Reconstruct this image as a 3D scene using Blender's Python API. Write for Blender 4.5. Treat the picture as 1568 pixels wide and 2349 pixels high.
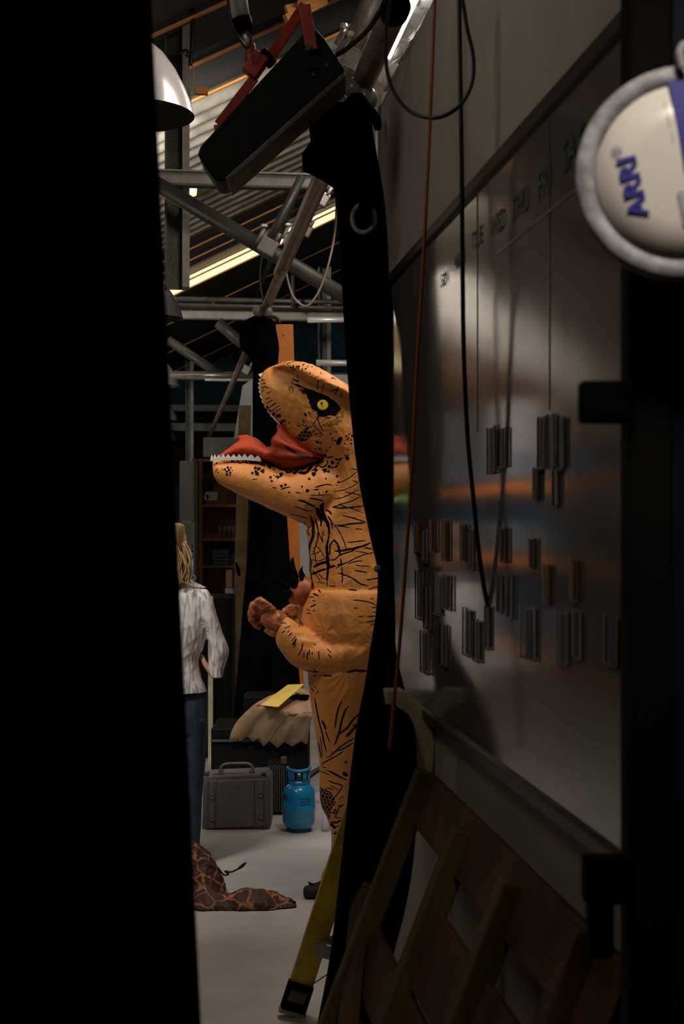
import bpy, bmesh, math, random
import numpy as np
from mathutils import Vector, Matrix
random.seed(7)
for o in list(bpy.data.objects): bpy.data.objects.remove(o, do_unlink=True)
SC = bpy.context.scene
COL = SC.collection
F = 3262.0                                   # focal length in pixels (50 mm on a 36 mm tall frame)
# ------------------------------------------------------------------ camera
cam = bpy.data.cameras.new('camera'); camo = bpy.data.objects.new('camera', cam); COL.objects.link(camo)
camo.location = (0, 0, 1.6); camo.rotation_euler = (math.radians(90), 0, 0)
cam.sensor_fit = 'AUTO'; cam.sensor_width = 36.0; cam.lens = 50.0
cam.shift_y = 21.5/2349.0; cam.clip_start = 0.05; cam.clip_end = 200
cam.dof.use_dof = True; cam.dof.focus_distance = 6.1; cam.dof.aperture_fstop = 7.0
SC.camera = camo
SC.view_settings.view_transform = 'Standard'; SC.view_settings.look = 'None'
SC.view_settings.gamma = 1.0; SC.view_settings.exposure = 0.0; SC.view_settings.use_curve_mapping = False
w = bpy.data.worlds.new('world'); SC.world = w; w.use_nodes = True
w.node_tree.nodes['Background'].inputs[0].default_value = (0.35, 0.4, 0.5, 1)
w.node_tree.nodes['Background'].inputs[1].default_value = 0.01
# corridor frame: u across (right), v along, origin under the camera
UX, UY = 0.99293, 0.11870
def L(u, v, z=0.0): return Vector((u*UX - v*UY, u*UY + v*UX, z))
def P(px, py, Y): return Vector(((px-784.0)/F*Y, Y, 1.6-(py-1196.0)/F*Y))
ANG = math.atan2(UY, UX)
def area(name, loc, tgt, sx, sy, power, color=(1, 1, 1), spread=180):
    l = bpy.data.lights.new(name, 'AREA'); l.shape = 'RECTANGLE'; l.size = sx; l.size_y = sy
    l.energy = power; l.color = color; l.spread = math.radians(spread)
    o = bpy.data.objects.new(name, l); COL.objects.link(o); o.location = loc
    o.rotation_euler = (Vector(tgt)-Vector(loc)).to_track_quat('-Z', 'Y').to_euler()
    return o
area('studio_key_light', L(1.05, 5.5, 3.9), L(0.6, 6.4, 1.9), 0.8, 0.6, 44, (1, .86, .72))
area('studio_fill_light', L(-1.0, 5.0, 3.5), L(-0.25, 6.9, 1.1), 0.5, 0.5, 9, (1, .93, .87), 60)
area('studio_back_light', L(1.9, 8.2, 4.6), L(0.4, 8.8, 0.4), 1.2, 1.2, 26, (1, .93, .84))
area('studio_side_light', L(-2.4, 9.5, 4.0), L(0.2, 12.0, 2.6), 1.2, 1.2, 34, (1, .92, .82))
area('roof_uplight', L(-0.9, 10.3, 3.95), L(1.0, 14.2, 5.5), 0.5, 0.5, 46, (1, .93, .82), 90)
area('far_bay_light', L(-2.0, 18.0, 3.9), L(0.5, 22.0, 3.6), 1.5, 1.5, 62, (.9, .95, 1))
area('aisle_light', L(-0.9, 2.6, 3.7), L(0.66, 3.0, 2.5), 0.8, 0.8, 6.5, (1, .9, .78))
area('disc_fill_light', L(.42, .75, 2.75), P(1568, 395, 1.45), 0.25, 0.25, .62, (1, .93, .85), 40)  # added unseen lamp that brightens the round disc; no doorway here
area('rack_light', L(-1.0, 15.0, 4.4), L(-3.4, 18.0, 2.4), 2.0, 2.0, 230, (1, .95, .88), 100)

# ------------------------------------------------------------------ materials
def mat(name, col, rough=.6, metal=0., var=.12, scale=8., bump=0., bscale=60., spec=.5, col2=None, sheen=0., coat=0., stretch=None):
    m = bpy.data.materials.new(name); m.use_nodes = True
    nt = m.node_tree; N = nt.nodes; K = nt.links; b = N['Principled BSDF']
    b.inputs['Roughness'].default_value = rough; b.inputs['Metallic'].default_value = metal
    b.inputs['Specular IOR Level'].default_value = spec
    if coat: b.inputs['Coat Weight'].default_value = coat
    tc = N.new('ShaderNodeTexCoord'); mp = N.new('ShaderNodeMapping'); K.new(tc.outputs['Object'], mp.inputs[0])
    if stretch: mp.inputs['Scale'].default_value = stretch
    n = N.new('ShaderNodeTexNoise'); n.inputs['Scale'].default_value = scale; n.inputs['Detail'].default_value = 5
    K.new(mp.outputs[0], n.inputs['Vector'])
    r = N.new('ShaderNodeValToRGB'); c = Vector(col)
    c2 = Vector(col2) if col2 else c*(1-2.2*var)
    r.color_ramp.elements[0].position = .3; r.color_ramp.elements[1].position = .7
    r.color_ramp.elements[0].color = (*[max(0, x) for x in c2], 1)
    r.color_ramp.elements[1].color = (*[min(1, x) for x in c*(1+var)], 1)
    K.new(n.outputs['Fac'], r.inputs[0]); K.new(r.outputs[0], b.inputs['Base Color'])
    if bump:
        n2 = N.new('ShaderNodeTexNoise'); n2.inputs['Scale'].default_value = bscale; n2.inputs['Detail'].default_value = 4
        K.new(mp.outputs[0], n2.inputs['Vector'])
        bp = N.new('ShaderNodeBump'); bp.inputs['Strength'].default_value = bump; bp.inputs['Distance'].default_value = .01
        K.new(n2.outputs['Fac'], bp.inputs['Height']); K.new(bp.outputs[0], b.inputs['Normal'])
    return m
def emis(name, col, s):
    m = bpy.data.materials.new(name); m.use_nodes = True; b = m.node_tree.nodes['Principled BSDF']
    b.inputs['Base Color'].default_value = (*col, 1); b.inputs['Emission Color'].default_value = (*col, 1)
    b.inputs['Emission Strength'].default_value = s
    return m
def floor_mat():
    m = mat('painted_concrete', (.50, .49, .48), .42, 0, .10, 2.2, .06, 160); nt = m.node_tree; N = nt.nodes; K = nt.links; b = N['Principled BSDF']
    src = b.inputs['Base Color'].links[0].from_socket
    tc = N.new('ShaderNodeTexCoord'); mp = N.new('ShaderNodeMapping'); mp.inputs['Scale'].default_value = (2.2, 9, 1); K.new(tc.outputs['Object'], mp.inputs[0])
    n = N.new('ShaderNodeTexNoise'); n.inputs['Scale'].default_value = 2.4; n.inputs['Detail'].default_value = 8; n.inputs['Roughness'].default_value = .7; K.new(mp.outputs[0], n.inputs['Vector'])
    r = N.new('ShaderNodeValToRGB'); r.color_ramp.elements[0].position = .66; r.color_ramp.elements[1].position = .74; r.color_ramp.elements[0].color = (0, 0, 0, 1); r.color_ramp.elements[1].color = (.55, .55, .55, 1)
    K.new(n.outputs['Fac'], r.inputs[0]); mx = N.new('ShaderNodeMix'); mx.data_type = 'RGBA'; K.new(r.outputs[0], mx.inputs['Factor']); K.new(src, mx.inputs['A']); mx.inputs['B'].default_value = (.16, .11, .07, 1)
    K.new(mx.outputs['Result'], b.inputs['Base Color']); return m
M = dict(
    drape=mat('black_drape', (.0016, .0016, .0018), .95, bump=.3, bscale=90, spec=.04),
    drape_near=mat('black_serge', (.0012, .0012, .0012), 1, spec=.0),
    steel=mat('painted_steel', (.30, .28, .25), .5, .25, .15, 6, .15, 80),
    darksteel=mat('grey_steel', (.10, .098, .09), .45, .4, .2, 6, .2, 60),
    tube=mat('galvanised_tube', (.40, .39, .37), .34, .75, .15, 10, .1, 120),
    brown_tube=mat('worn_brown_tube', (.19, .17, .155), .4, .3, .3, 9, .15, 120, col2=(.17, .10, .075)),
    alu=mat('bright_aluminium', (.75, .74, .72), .4, .35, .06, 10),
    white_enamel=mat('white_enamel', (.26, .25, .255), .25, 0, .03, 4, coat=.2),
    enamel_inside=mat('grey_enamel', (.10, .11, .12), .4),
    roof_black=mat('black_roof_board', (.045, .045, .05), .75, 0, .15, 3),
    corr=mat('pale_corrugated_sheet', (.62, .58, .50), .45, .1, .18, 5, .1, 30),
    batten=mat('orange_timber_batten', (.72, .30, .07), .6, 0, .1, 12),
    skylight=emis('lit_skylight', (1.0, .86, .50), 1.15),
    tube_light=emis('fluorescent_tube', (1, .97, .92), 7),
    teal=mat('teal_paint', (.03, .10, .13), .7, 0, .25, 2),
    wallpaint=mat('warm_grey_paint', (.44, .40, .36), .62, 0, .07, 2.5, .05, 40),
    wallgrey=mat('plain_grey_plaster', (.22, .21, .2), .8, 0, .1, 2),
    floor=floor_mat(),
    frame=mat('board_frame', (.055, .05, .052), .45, .3, .08),
    red=mat('red_yoke_paint', (.42, .04, .02), .5, 0, .15, 30),
    black=mat('black_paint', (.004, .004, .0045), .6, 0, .2, 20, .1, 200, spec=.15),
    blackgloss=mat('black_plastic', (.0012, .0012, .0012), .6, spec=.02),
    orange=mat('orange_paint', (.84, .24, .028), .5, 0, .06, 8, .08, 50),
    white=mat('white_panel_paint', (.55, .54, .55), .6, 0, .06),
    ocher=mat('ochre_board', (.16, .10, .03), .7, 0, .2, 12),
    wood=mat('brown_wood', (.16, .07, .025), .6, 0, .25, 6, .1, 40, stretch=(1, 1, .2)),
    pine=mat('aged_pine', (.105, .065, .02), .7, 0, .25, 9, .25, 70, stretch=(1, 1, .25)),
    pine2=mat('dark_pine', (.075, .032, .009), .75, 0, .3, 9, .25, 70),
    kraft=mat('kraft_paper', (.46, .29, .17), .8, 0, .12, 10, .3, 25),
    yellow=mat('yellow_sheet', (.86, .60, .12), .7, 0, .05),
    lime=mat('lime_tape', (.7, .75, .05), .5),
    fibre=mat('yellow_fibreglass', (.58, .40, .02), .42, 0, .12, 14, .05, 200),
    grey_plastic=mat('grey_case_plastic', (.125, .12, .125), .55, 0, .08, 40, .15, 300),
    blue_steel=mat('blue_cylinder_paint', (.008, .24, .52), .28, .0, .10, 14, coat=.3),
    darkblue=mat('dark_blue_print', (.006, .10, .20), .5),
    mesh=mat('speaker_mesh', (.18, .17, .16), .5, .3),
    paper=mat('pale_paper', (.55, .52, .6), .8),
    skin=mat('skin', (.55, .32, .22), .5),
    denim=mat('blue_denim', (.035, .055, .095), .85, 0, .25, 14, .3, 250),
    hair=mat('blond_hair', (.38, .24, .10), .5, 0, .35, 60, .4, 120, stretch=(1, 1, .1)),
    red_lining=mat('red_nylon', (.52, .05, .008), .7, 0, .2, 9, .5, 14),
    tooth=mat('white_felt', (.72, .70, .68), .7),
    claw=mat('black_felt', (.003, .003, .003), .95, spec=.05),
    eye=mat('yellow_vinyl', (.85, .56, .02), .3, coat=.5),
    glove=mat('orange_nylon_glove', (.55, .17, .06), .42, 0, .25, 22, .6, 28),
    dark_orange=mat('dark_orange_nylon', (.40, .10, .03), .5, 0, .25, 22, .5, 28),  # plain dark orange of the small forearms and the red case
    shoe=mat('black_shoe_rubber', (.006, .006, .006), .7),
    orange_cord=mat('orange_cord', (.42, .09, .015), .6),
    cable=mat('black_cable', (.006, .006, .006), .5),
    tan_cable=mat('tan_cable', (.34, .26, .19), .5),
    disc_white=mat('cream_plastic', (.74, .66, .56), .28, 0, .05, 4, coat=.3),
    disc_rim=mat('mottled_aluminium', (.34, .32, .33), .6, .0, .3, 55, col2=(.15, .145, .15)),
    arri_blue=mat('blue_print', (.018, .010, .22), .5),
    cabinet=mat('near_black_laminate', (.006, .0055, .012), .5, spec=.1),
    cabinet_edge=mat('dark_case_edge', (.004, .0038, .0035), .7, spec=.05),
    cream=mat('cream_foam', (.62, .57, .36), .8, 0, .12, 20, .2, 60),
    green=mat('green_marker', (.05, .095, .075), .5),
    faint=mat('faint_grid', (.08, .076, .072), .3),
    cord=mat('straw_twine', (.45, .30, .10), .8),
)
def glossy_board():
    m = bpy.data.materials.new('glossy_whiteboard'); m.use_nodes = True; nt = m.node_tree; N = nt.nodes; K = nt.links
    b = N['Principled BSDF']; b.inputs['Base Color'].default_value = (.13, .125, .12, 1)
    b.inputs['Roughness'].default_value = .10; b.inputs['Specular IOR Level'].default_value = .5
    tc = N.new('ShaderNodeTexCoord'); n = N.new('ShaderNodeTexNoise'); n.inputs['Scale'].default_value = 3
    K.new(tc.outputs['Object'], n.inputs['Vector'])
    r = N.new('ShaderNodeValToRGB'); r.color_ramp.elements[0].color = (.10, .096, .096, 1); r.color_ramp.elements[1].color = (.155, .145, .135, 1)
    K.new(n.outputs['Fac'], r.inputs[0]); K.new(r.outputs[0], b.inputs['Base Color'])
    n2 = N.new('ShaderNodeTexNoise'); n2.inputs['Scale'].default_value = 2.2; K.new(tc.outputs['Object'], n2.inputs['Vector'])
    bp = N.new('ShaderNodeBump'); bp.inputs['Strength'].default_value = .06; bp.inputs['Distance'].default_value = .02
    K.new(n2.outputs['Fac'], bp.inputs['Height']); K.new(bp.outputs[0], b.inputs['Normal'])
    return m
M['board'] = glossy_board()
def plastic_mat(name, tint, alpha):
    m = bpy.data.materials.new(name); m.use_nodes = True; b = m.node_tree.nodes['Principled BSDF']
    b.inputs['Base Color'].default_value = (*tint, 1); b.inputs['Roughness'].default_value = .12; b.inputs['Alpha'].default_value = alpha
    nt = m.node_tree; n = nt.nodes.new('ShaderNodeTexNoise'); n.inputs['Scale'].default_value = 20
    bp = nt.nodes.new('ShaderNodeBump'); bp.inputs['Strength'].default_value = .5
    nt.links.new(n.outputs['Fac'], bp.inputs['Height']); nt.links.new(bp.outputs[0], b.inputs['Normal'])
    return m
M['clear'] = plastic_mat('clear_plastic', (.22, .21, .23), .22)
M['wrap'] = plastic_mat('crumpled_clear_wrap', (.8, .78, .75), .45)

# ------------------------------------------------------------------ builders
class MB:
    def __init__(s): s.bm = bmesh.new()
    def quadbox(s, c):                       # 8 corners: 4 of one face, 4 of the other in the same order
        v = [s.bm.verts.new(p) for p in c]
        for f in ((0, 1, 2, 3), (7, 6, 5, 4), (0, 4, 5, 1), (1, 5, 6, 2), (2, 6, 7, 3), (3, 7, 4, 0)):
            s.bm.faces.new([v[i] for i in f])
        return s
    def box(s, c, size, rot=None):
        R = rot if rot is not None else Matrix.Rotation(ANG, 3, 'Z')
        c = Vector(c); x, y, z = (q/2 for q in size)
        pts = [c + R @ Vector(p) for p in ((-x, -y, -z), (x, -y, -z), (x, y, -z), (-x, y, -z), (-x, -y, z), (x, -y, z), (x, y, z), (-x, y, z))]
        return s.quadbox(pts)
    def bar(s, a, b, wd, th, up=(0, 0, 1)):
        a = Vector(a); b = Vector(b); d = (b-a).normalized(); sd = d.cross(Vector(up)).normalized(); n = sd.cross(d)
        o = [sd*wd/2+n*th/2, -sd*wd/2+n*th/2, -sd*wd/2-n*th/2, sd*wd/2-n*th/2]
        return s.quadbox([a+q for q in o]+[b+q for q in o])
    def ring(s, pts): return [s.bm.verts.new(p) for p in pts]
    def skin(s, rings, cap=True, closed=True):
        vr = [s.ring(r) for r in rings]; n = len(vr[0])
        for a, b in zip(vr, vr[1:]):
            for i in range(n if closed else n-1):
                j = (i+1) % n
                try: s.bm.faces.new((a[i], a[j], b[j], b[i]))
                except ValueError: pass
        if cap:
            for r in (vr[0], vr[-1]):
                try: s.bm.faces.new(r)
                except ValueError: pass
        return s
    def tube(s, pts, r, n=12, cap=True, smooth_path=True):
        pts = [Vector(p) for p in pts]
        rr = r if isinstance(r, (list, tuple)) else [r]*len(pts)
        if smooth_path and len(pts) > 2: pts, rr = spline(pts, rr, 6)
        rings = []; prev = None
        for i, p in enumerate(pts):
            d = (pts[min(i+1, len(pts)-1)]-pts[max(i-1, 0)]).normalized()
            if prev is None:
                a = d.orthogonal().normalized()
            else:
                a = (prev - d*prev.dot(d)).normalized()
            prev = a; b = d.cross(a)
            rings.append([p + (a*math.cos(t)+b*math.sin(t))*rr[i] for t in [2*math.pi*k/n for k in range(n)]])
        return s.skin(rings, cap)
    def lathe(s, c, prof, n=40, axis=(0, 0, 1)):
        c = Vector(c); q = Vector((0, 0, 1)).rotation_difference(Vector(axis))
        rings = [[c + q @ Vector((max(r, 1e-4)*math.cos(t), max(r, 1e-4)*math.sin(t), h)) for t in [2*math.pi*k/n for k in range(n)]] for r, h in prof]
        return s.skin(rings, True)
    def build(s, name, m, parent=None, smooth=False, bevel=0., solid=0., sub=0):
        bmesh.ops.recalc_face_normals(s.bm, faces=s.bm.faces)
        me = bpy.data.meshes.new(name)
        s.bm.to_mesh(me); s.bm.free()
        o = bpy.data.objects.new(name, me); COL.objects.link(o)
        o.data.materials.append(m)
        if smooth: me.polygons.foreach_set('use_smooth', [True]*len(me.polygons))
        if parent is not None:
            o.parent = parent
            o.matrix_parent_inverse = Matrix.Translation(parent.location).inverted() if parent.type == 'EMPTY' else Matrix()
        if solid:
            q = o.modifiers.new('solid', 'SOLIDIFY'); q.thickness = solid; q.offset = 0
        if bevel:
            q = o.modifiers.new('bevel', 'BEVEL'); q.width = bevel; q.segments = 2; q.limit_method = 'ANGLE'
        if sub:
            q = o.modifiers.new('sub', 'SUBSURF'); q.levels = sub; q.render_levels = sub
        return o
def spline(pts, rr, k):
    out = []; ro = []
    for i in range(len(pts)-1):
        p0 = pts[max(i-1, 0)]; p1 = pts[i]; p2 = pts[i+1]; p3 = pts[min(i+2, len(pts)-1)]
        for j in range(k):
            t = j/k
            out.append(.5*((2*p1)+(p2-p0)*t+(2*p0-5*p1+4*p2-p3)*t*t+(3*p1-p0-3*p2+p3)*t**3))
            ro.append(rr[i]*(1-t)+rr[i+1]*t)
    out.append(pts[-1]); ro.append(rr[-1]); return out, ro
def tag(o, label=None, cat=None, group=None, kind=None):
    if label: o['label'] = label
    if cat: o['category'] = cat
    if group: o['group'] = group
    if kind: o['kind'] = kind
    return o
def thing(name, loc, label, cat, group=None):
    o = bpy.data.objects.new(name, None); COL.objects.link(o); o.location = loc
    o.empty_display_size = .1
    return tag(o, label, cat, group)
def struct(o): o['kind'] = 'structure'; return o
def loft(rings, k=5, n=40, D=None, mb=None, pw=1.0, yoff=0.0):
    """rings: (ax, ay, bx, by, half_width[, dy]); A and B are opposite outline points in the picture plane at depth D."""
    A = []; B = []; W = []; O = []
    for r in rings:
        A.append(P(r[0], r[1], D)); B.append(P(r[2], r[3], D)); W.append(r[4]); O.append(r[5] if len(r) > 5 else 0.)
    A, W2 = spline(A, W, k); B, O2 = spline(B, O, k)
    rs = []
    for a, b, wd, off in zip(A, B, W2, O2):
        c = (a+b)/2; e = (a-b)/2
        ring = []
        for t in [2*math.pi*q/n for q in range(n)]:
            cs, sn = math.cos(t), math.sin(t)
            cs = math.copysign(abs(cs)**pw, cs); sn = math.copysign(abs(sn)**pw, sn)
            ring.append(c + e*cs + Vector((0, wd*sn+off+yoff, 0)))
        rs.append(ring)
    mb = mb or MB(); mb.skin(rs); return mb

# ------------------------------------------------------------------ room
struct(MB().box(L(1.5, 17, -.05), (14, 42, .1)).build('floor', M['floor']))
def wallbox(name, u0, u1, v0, v1, z0, z1, m):
    c = L((u0+u1)/2, (v0+v1)/2, (z0+z1)/2)
    return struct(MB().box(c, (abs(u1-u0), abs(v1-v0), z1-z0)).build(name, m))
wallbox('wall_left', -5.2, -5.0, -3, 36, 0, 2.4, M['wallgrey'])
wallbox('wall_far', -5.2, 8.2, 36, 36.2, 0, 9, M['teal'])
wallbox('wall_back', -5.2, 8.2, -3.2, -3, 0, 9, M['wallgrey'])
wallbox('wall_outer', 8.0, 8.2, -3, 36, 0, 9, M['wallgrey'])
WV = 4.52
wallbox('wall_right', .662, .78, 1.74, WV, 0, 2.93, M['wallpaint'])
# sloping roof: up-slope runs along u, z = 5.0 + .5 u
def RZ(u): return 4.95+.5*u
def roofpiece(name, v0, v1, m, kind='structure', corr=False, u0=-4.6, u1=6.6, dz=0.):
    mb = MB()
    if not corr:
        c = [L(u0, v0, RZ(u0)+dz), L(u1, v0, RZ(u1)+dz), L(u1, v1, RZ(u1)+dz), L(u0, v1, RZ(u0)+dz)]
        mb.quadbox(c+[p+Vector((0, 0, .06)) for p in c])
    else:
        n = int((v1-v0)/.34*8); lo = []; hi = []
        for i in range(n+1):
            v = v0+(v1-v0)*i/n; z = .06*math.sin(2*math.pi*(v-v0)/.34)
            lo.append(L(u0, v, RZ(u0)+z)); hi.append(L(u1, v, RZ(u1)+z))
        mb.skin([lo, hi, [p+Vector((0, 0, .02)) for p in hi], [p+Vector((0, 0, .02)) for p in lo], lo], False, False)
    return mb.build(name, m, None, corr)
ceil = struct(roofpiece('ceiling', -3, 36, M['roof_black'], dz=.14))
def cpart(o): o.parent = ceil; return o
o = roofpiece('corrugated_sheet', 11.7, 17.2, M['corr'], corr=True); cpart(o); o['label'] = 'pale corrugated roof sheet between dark roof boards'
o = roofpiece('skylight_strip', 20.62, 21.05, M['skylight'], corr=True, u0=-2.2, u1=2.6); cpart(o); o['label'] = 'narrow lit yellowish translucent roof strip'
o = roofpiece('skylight_strip', 14.40, 14.62, M['skylight'], u0=.10, u1=.25, dz=-.14); cpart(o)
for v in (6.6, 7.6, 8.62, 9.65, 10.7, 11.62, 17.3, 18.1, 18.9, 19.7, 20.45, 21.2, 24, 28, 32):
    mb = MB(); a = L(-4.5, v, RZ(-4.5)-.02); b = L(6.5, v, RZ(6.5)-.02); mb.bar(a, b, .035, .018)
    cpart(mb.build('roof_batten', M['batten']))
for v0 in (6.65, 7.65, 8.7, 9.7, 10.75, 17.35, 18.15, 18.95):
    o = roofpiece('roof_board', v0, v0+(.9 if v0 < 12 else .72), M['roof_black'], dz=.03); cpart(o)
# purlins that run along the hall
for u in (1.5, 3.4):
    mb = MB(); mb.bar(L(u, 5.5, RZ(u)-.1), L(u, 35, RZ(u)-.1), .05, .1); cpart(mb.build('purlin', M['darksteel']))
mb = MB(); mb.bar(P(655, 22, 9.0), P(722, 8, 9.1), .03, .05); mb.bar(P(690, 18, 9.0), P(700, -60, 9.0), .03, .05); mb.bar(P(655, 45, 9.0), P(745, 0, 9.2), .035, .06)
cpart(mb.build('roof_brace', M['batten']))

# ------------------------------------------------------------------ steelwork
def steel(name, label, cat='beam', group=None): return thing(name, (0, 0, 0), label, cat, group)
def tie(Y, z, h, name, label, m):
    r = thing(name, L(1, Y, z), label, 'beam', 'steel tie beams across the hall')
    cu = 2.0; wd = 7.2
    MB().box(L(cu, Y, z), (wd, .02, h)).build('web', m, r)
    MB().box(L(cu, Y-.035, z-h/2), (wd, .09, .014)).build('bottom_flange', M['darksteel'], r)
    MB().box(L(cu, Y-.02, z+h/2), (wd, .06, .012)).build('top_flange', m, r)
    return r
tie(9.75, 3.93, .10, 'tie_beam', 'nearest pale steel tie beam, behind the black lamp housing', M['steel'])
tie(16.0, 3.92, .12, 'tie_beam', 'second steel tie beam, above the orange post', M['steel'])
tie(22.6, 3.90, .12, 'tie_beam', 'third steel tie beam, above the dinosaur jaw', M['steel'])
tie(28.8, 3.88, .12, 'tie_beam', 'fourth steel tie beam, farthest in the hall', M['steel'])
def pipe(name, a, b, r, m, label, cat='pipe', group=None):
    o = MB().tube([a, b], r, 16).build(name, m, None, True); return tag(o, label, cat, group)
pipe('cross_tube', L(-1.0, 15.9, 4.07), L(5, 15.9, 4.07), .03, M['darksteel'], 'dark tube running just above the second tie beam')
pipe('cross_tube', L(-1.0, 15.7, 3.975), L(5, 15.7, 3.975), .022, M['darksteel'], 'thin dark tube lying on the second tie beam')
pipe('aluminium_tube', P(705, 734, 14.6), P(860, 732, 14.7), .030, M['alu'], 'bright aluminium tube end right above the orange post')
pipe('aluminium_tube', P(725, 832, 12.9), P(900, 835, 12.9), .028, M['alu'], 'bright aluminium tube behind the dinosaur head')
pipe('aluminium_tube', P(385, 861, 16.5), P(583, 861, 16.5), .036, M['tube'], 'dull aluminium tube left of the hanging black drape')
pipe('aluminium_tube', P(470, 871, 17.2), P(583, 872, 17.2), .016, M['alu'], 'thin silver tube end below the dull aluminium tube')
pipe('diagonal_brace', P(355, 420, 9.48), P(900, 745, 9.5), .052, M['darksteel'], 'thick dark diagonal tube crossing below the nearest tie beam', 'tube')
pipe('diagonal_brace', P(692, 405, 9.35), P(612, 562, 9.3), .028, M['darksteel'], 'thin dark strut ending in a white clamp', 'tube')
pipe('diagonal_brace', P(385, 780, 21), P(520, 870, 21), .07, M['darksteel'], 'distant dim diagonal tube in front of the teal wall', 'tube')
pipe('diagonal_brace', P(500, 740, 15.5), P(556, 790, 15.5), .06, M['darksteel'], 'short dim diagonal tube left of the hanging black drape', 'tube')
# columns
def column(px, Y, z0, z1, wd, label):
    c = P(px, 1196, Y); r = thing('steel_column', (c.x, c.y, z0), label, 'column')
    MB().box((c.x, c.y, (z0+z1)/2), (wd, .012, z1-z0)).build('web', M['darksteel'], r)
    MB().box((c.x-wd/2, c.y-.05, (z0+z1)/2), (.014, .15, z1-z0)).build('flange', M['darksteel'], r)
    MB().box((c.x+wd/2, c.y-.05, (z0+z1)/2), (.05, .15, z1-z0)).build('flange', M['steel'], r)  # paler steel puts the column's lit side into the colour
    return r
column(405, 9.95, 3.22, 5.05, .14, 'steel column behind the white dome lamps, partly dark')
column(434, 24, 0, 4.3, .10, 'slim distant steel column left of the teal wall')
column(742, 18, 0, 4.8, .12, 'slim dark column above the dinosaur head')
column(869, 10.2, 0, 4.9, .06, 'pale column between the big drape and the partition wall')
tag(MB().tube([P(440, 60, 9.75), P(438, 130, 9.75), P(443, 170, 9.75), P(437, 230, 9.75), P(441, 275, 9.75)], .006, 6).build('twine', M['cord'], None, True), 'straw coloured twine hanging on the steel column', 'rope')
r = thing('dark_hook', P(430, 120, 9.5), 'small black hook and cord on the steel column', 'hook')
MB().tube([P(443, 20, 9.6), P(441, 90, 9.6), P(436, 150, 9.6)], .014, 8).build('cord', M['cable'], r, True)
MB().tube([P(412, 124, 9.6), P(425, 116, 9.6), P(432, 124, 9.6), P(426, 130, 9.6)], .012, 8).build('hook', M['cable'], r, True)
tag(MB().box(P(462, 209, 9.9), (.09, .05, .05)).build('timber_block', M['batten'], None, bevel=.004), 'small orange timber block beside the steel column', 'wood')
# long grid pipe the drapes hang from
pipeu, pipez = .605, 3.0
gp = thing('grid_pipe', L(pipeu, 3.85, pipez), 'long brown tube running away overhead that carries both black drapes', 'pipe')
MB().tube([L(pipeu, 3.86, pipez), L(pipeu, 8.0, pipez)], .037, 20).build('near_tube', M['brown_tube'], gp, True)
MB().tube([L(pipeu, 7.7, pipez-.012), L(pipeu, 29, pipez-.012)], .030, 20).build('far_tube', M['brown_tube'], gp, True)
MB().tube([L(pipeu, 3.82, pipez), L(pipeu, 3.87, pipez)], .041, 20).build('end_cap', M['blackgloss'], gp, True)
pipe('overhead_tube', P(866, -20, 4.9), P(800, 122, 5.15), .042, M['brown_tube'], 'short thick tube beside the black lamp housing, top of frame')
def clamp(loc, s, label, m=None, d=(1, 0, 0)):
    r = thing('pipe_clamp', loc, label, 'clamp'); loc = Vector(loc); m = m or M['white_enamel']
    MB().box(loc, (.10*s, .06*s, .09*s), Matrix.Rotation(.5, 3, 'Y')).build('body', m, r, bevel=.008*s)
    MB().tube([loc+Vector((-.06*s, -.02, .02*s)), loc+Vector((-.02*s, -.02, .10*s))], .012*s, 8).build('bolt', M['steel'], r, True)
    MB().tube([loc+Vector((.04*s, -.02, .02*s)), loc+Vector((.07*s, -.02, .07*s))], .012*s, 8).build('bolt', M['steel'], r, True)
    MB().lathe(loc+Vector((-.02*s, -.03, .105*s)), [(.0, 0), (.02*s, 0), (.02*s, .015*s), (.0, .015*s)], 6).build('nut', M['alu'], r)
    return r
clamp(P(614, 566, 9.2), 1.15, 'white clamp where the thin strut meets the diagonal tube')
clamp(P(668, 556, 7.7), .8, 'brown coupler joining the two lengths of the long overhead tube', M['brown_tube'])
cl_ = clamp(P(700, 528, 7.9), .7, 'brass coupler with a yellow cap beside the overhead tube', M['tan_cable'])
yc_ = MB().tube([P(704, 528, 7.9), P(709, 518, 7.9)], .013, 10).build('bolt_cap', M['lime'], cl_, True); yc_['label'] = 'yellow plastic cap'
clamp(P(737, 456, 6.6), .7, 'small steel coupler on the overhead tube just left of the big drape', M['tube'])
clamp(P(563, 848, 15.5), 1.1, 'distant coupler on the dull aluminium tube', M['darksteel'])
clamp(P(797, 115, 5.1), .7, 'pale clamp at the end of the short thick tube', M['steel'])
clamp(P(812, 135, 5.0), .7, 'pale clamp just above the top of the big drape', M['steel'])
clamp(P(870, 165, 4.7), 1.0, 'grey bracket between the overhead tube and the partition wall', M['steel'])
for a in ((812, 205), (840, 225)):
    tag(MB().lathe(P(*a, 4.5), [(0, -.03), (.02, -.03), (.034, -.015), (.036, .015), (.02, .03), (0, .03)], 20, (.8, -.5, .2)).build('white_ferrule', M['white_enamel'], None, True), 'white plastic ferrule at the top of the big drape, '+('left one' if a[0] == 812 else 'right one'), 'ferrule')
tag(MB().tube([P(656, 628, 7.6), P(672, 680, 7.6), P(702, 702, 7.6), P(730, 670, 7.6), P(752, 610, 7.6), P(768, 530, 7.6), P(772, 440, 7.2)], .006, 8).build('tan_cable', M['tan_cable'], None, True), 'thin tan cable looping below the overhead tube', 'cable')
tag(MB().tube([P(671, 632, 15.6), P(672, 708, 15.6)], .022, 8).build('drop_rod', M['darksteel'], None, True), 'short vertical rod down to the second tie beam', 'rod')
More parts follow.
